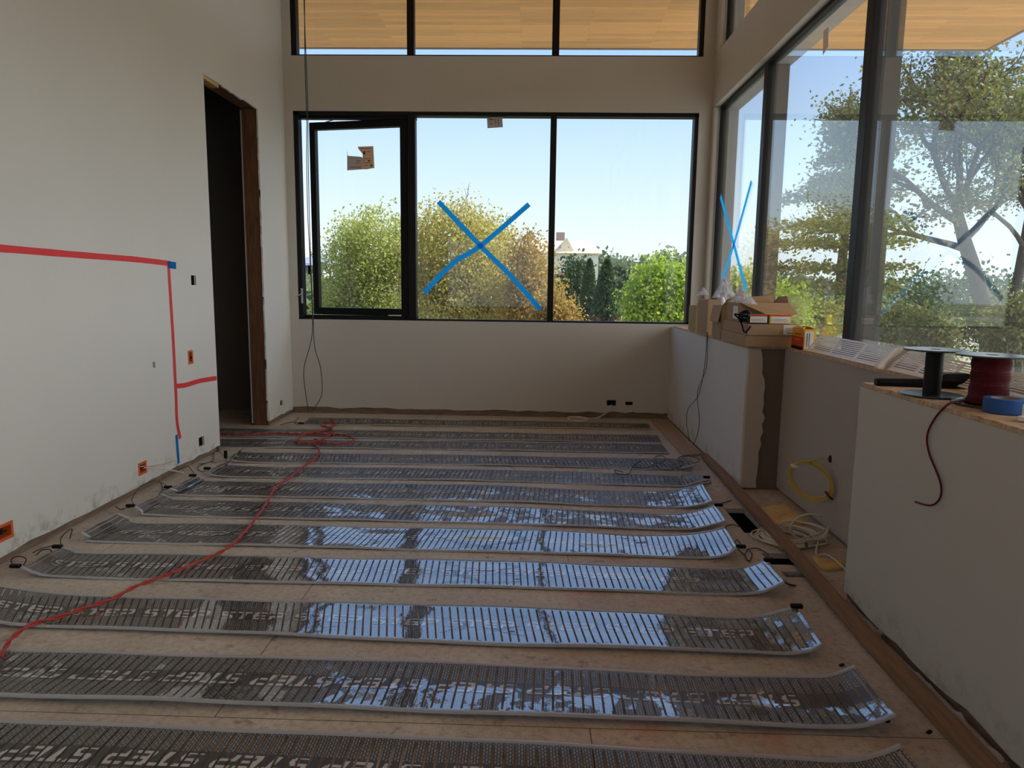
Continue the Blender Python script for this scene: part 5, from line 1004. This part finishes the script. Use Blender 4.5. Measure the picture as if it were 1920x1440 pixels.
# layered tree in the second bay
Y2 = 20.0; b2 = at(1580, 640, Y2); root = thing('tree', (b2[0], Y2, GZ), 'layered tree with tiered drooping branches behind the second side pane', 'tree', 'trees outside the windows')
m = MB(); tz = at(1600, 235, Y2); m.tube([(b2[0], Y2, GZ), tuple(at(1578, 500, Y2)), tuple(at(1590, 380, Y2)), tuple(tz)], [0.22, 0.14, 0.09, 0.03], 8, cap=False); Cs = []
for py, lx, rx_ in ((600, 1490, 1640), (545, 1445, 1660), (510, 1450, 1660), (465, 1462, 1670), (430, 1470, 1670), (375, 1478, 1680), (345, 1530, 1670), (300, 1555, 1665), (260, 1570, 1640), (235, 1585, 1625)):
    c = at(1585, py, Y2)
    for side, ex in ((-1, lx), (1, rx_)):
        for dy in (-1.4, 0, 1.3):
            e3 = np.array(at(ex+(0 if dy == 0 else -side*18), py-6, Y2))+[0, dy, 0]; mid = (c+e3)/2+[0, 0, 0.10]; P = np.array(spline([c, mid, e3], 7)); m.tube(P, np.linspace(0.045, 0.01, len(P)), 5, cap=False)
            for q in P[3:]: Cs.append(q+rng.normal(size=(22, 3))*[0.22, 0.22, 0.085])
m.build('trunk', 'bark', root, smooth=True); Cs = np.concatenate(Cs); leaf_mesh('foliage', Cs, np.full(len(Cs), 0.13), 'lf_maple', root, 0.4)
# tree mass behind and shrubs below
for px, py, Y, rx2, ry2, mt, lb in ((1480, 560, 34, 70, 35, 'lf_dark', 'dark tree mass behind the layered tree'), (1560, 575, 38, 90, 40, 'lf_far', 'grey-green tree mass beside the second mullion'), (1700, 560, 45, 110, 30, 'lf_dark', 'dark tree mass left of the forked trunk'), (1860, 555, 42, 110, 45, 'lf_dark', 'dark tree mass at the right photo edge'),
                                  (1470, 585, 17, 38, 32, 'lf_green', 'yellow-green shrub just beyond the boxes on the ledge'), (1530, 600, 19, 45, 26, 'lf_olive', 'olive shrub above the first grille'), (1690, 612, 17, 26, 20, 'lf_maple', 'leafy shrub left of the empty spool top'), (1905, 610, 12, 40, 50, 'lf_maple', 'shrub at the right photo edge above the grille'), (1400, 545, 30, 45, 26, 'lf_olive', 'small tree seen through the side cross of blue tape'), (1745, 626, 14, 28, 14, 'lf_maple', 'low shrub behind the empty spool')):
    crown_tree('shrub' if Y < 25 else 'distant_tree', (at(px, 600, Y)[0], Y, GZ), [bl(px, py, Y, rx2, ry2), bl(px, py+50, Y, rx2*0.8, ry2)], 90, 45, 0.012*Y, 0.0065*Y, mt, lb, 'bush' if Y < 25 else 'tree', 'shrubs outside the side window' if Y < 25 else 'distant trees', 0.05 if Y < 25 else 0.2)
# pool terrace seen between the trunks
MAT['pool'] = simple('pool_water', (0.10, 0.42, 0.45), 0.08, var=0.1); MAT['terrace'] = simple('pale_terrace', (0.42, 0.39, 0.34), 0.7)
struct(MB().box(-12, 16, -14, 20, GZ, GZ+0.03).build('bounce_slab', 'terrace'))  # pale slab added around the building to bounce sunlight up to the soffit
g = on(1690, 632, 2, GZ)
struct(MB().box(g[0]-9, g[0]+14, g[1]-7, g[1]+9, GZ, GZ+0.08).build('terrace', 'terrace'))
tag(MB().box(g[0]-5, g[0]+9, g[1]+1, g[1]+5.5, GZ+0.08, GZ+0.12).build('swimming_pool', 'pool'), 'turquoise pool on a pale terrace between the tree trunks', 'pool')
tag(MB().box(g[0]-7.5, g[0]-1.5, g[1]-6, g[1]-4, GZ+0.08, GZ+1.0).box(g[0]-7.7, g[0]-1.3, g[1]-6.2, g[1]-3.8, GZ+1.0, GZ+1.1).build('garden_wall', 'wwall'), 'low white garden wall beside the pool terrace', 'garden wall')
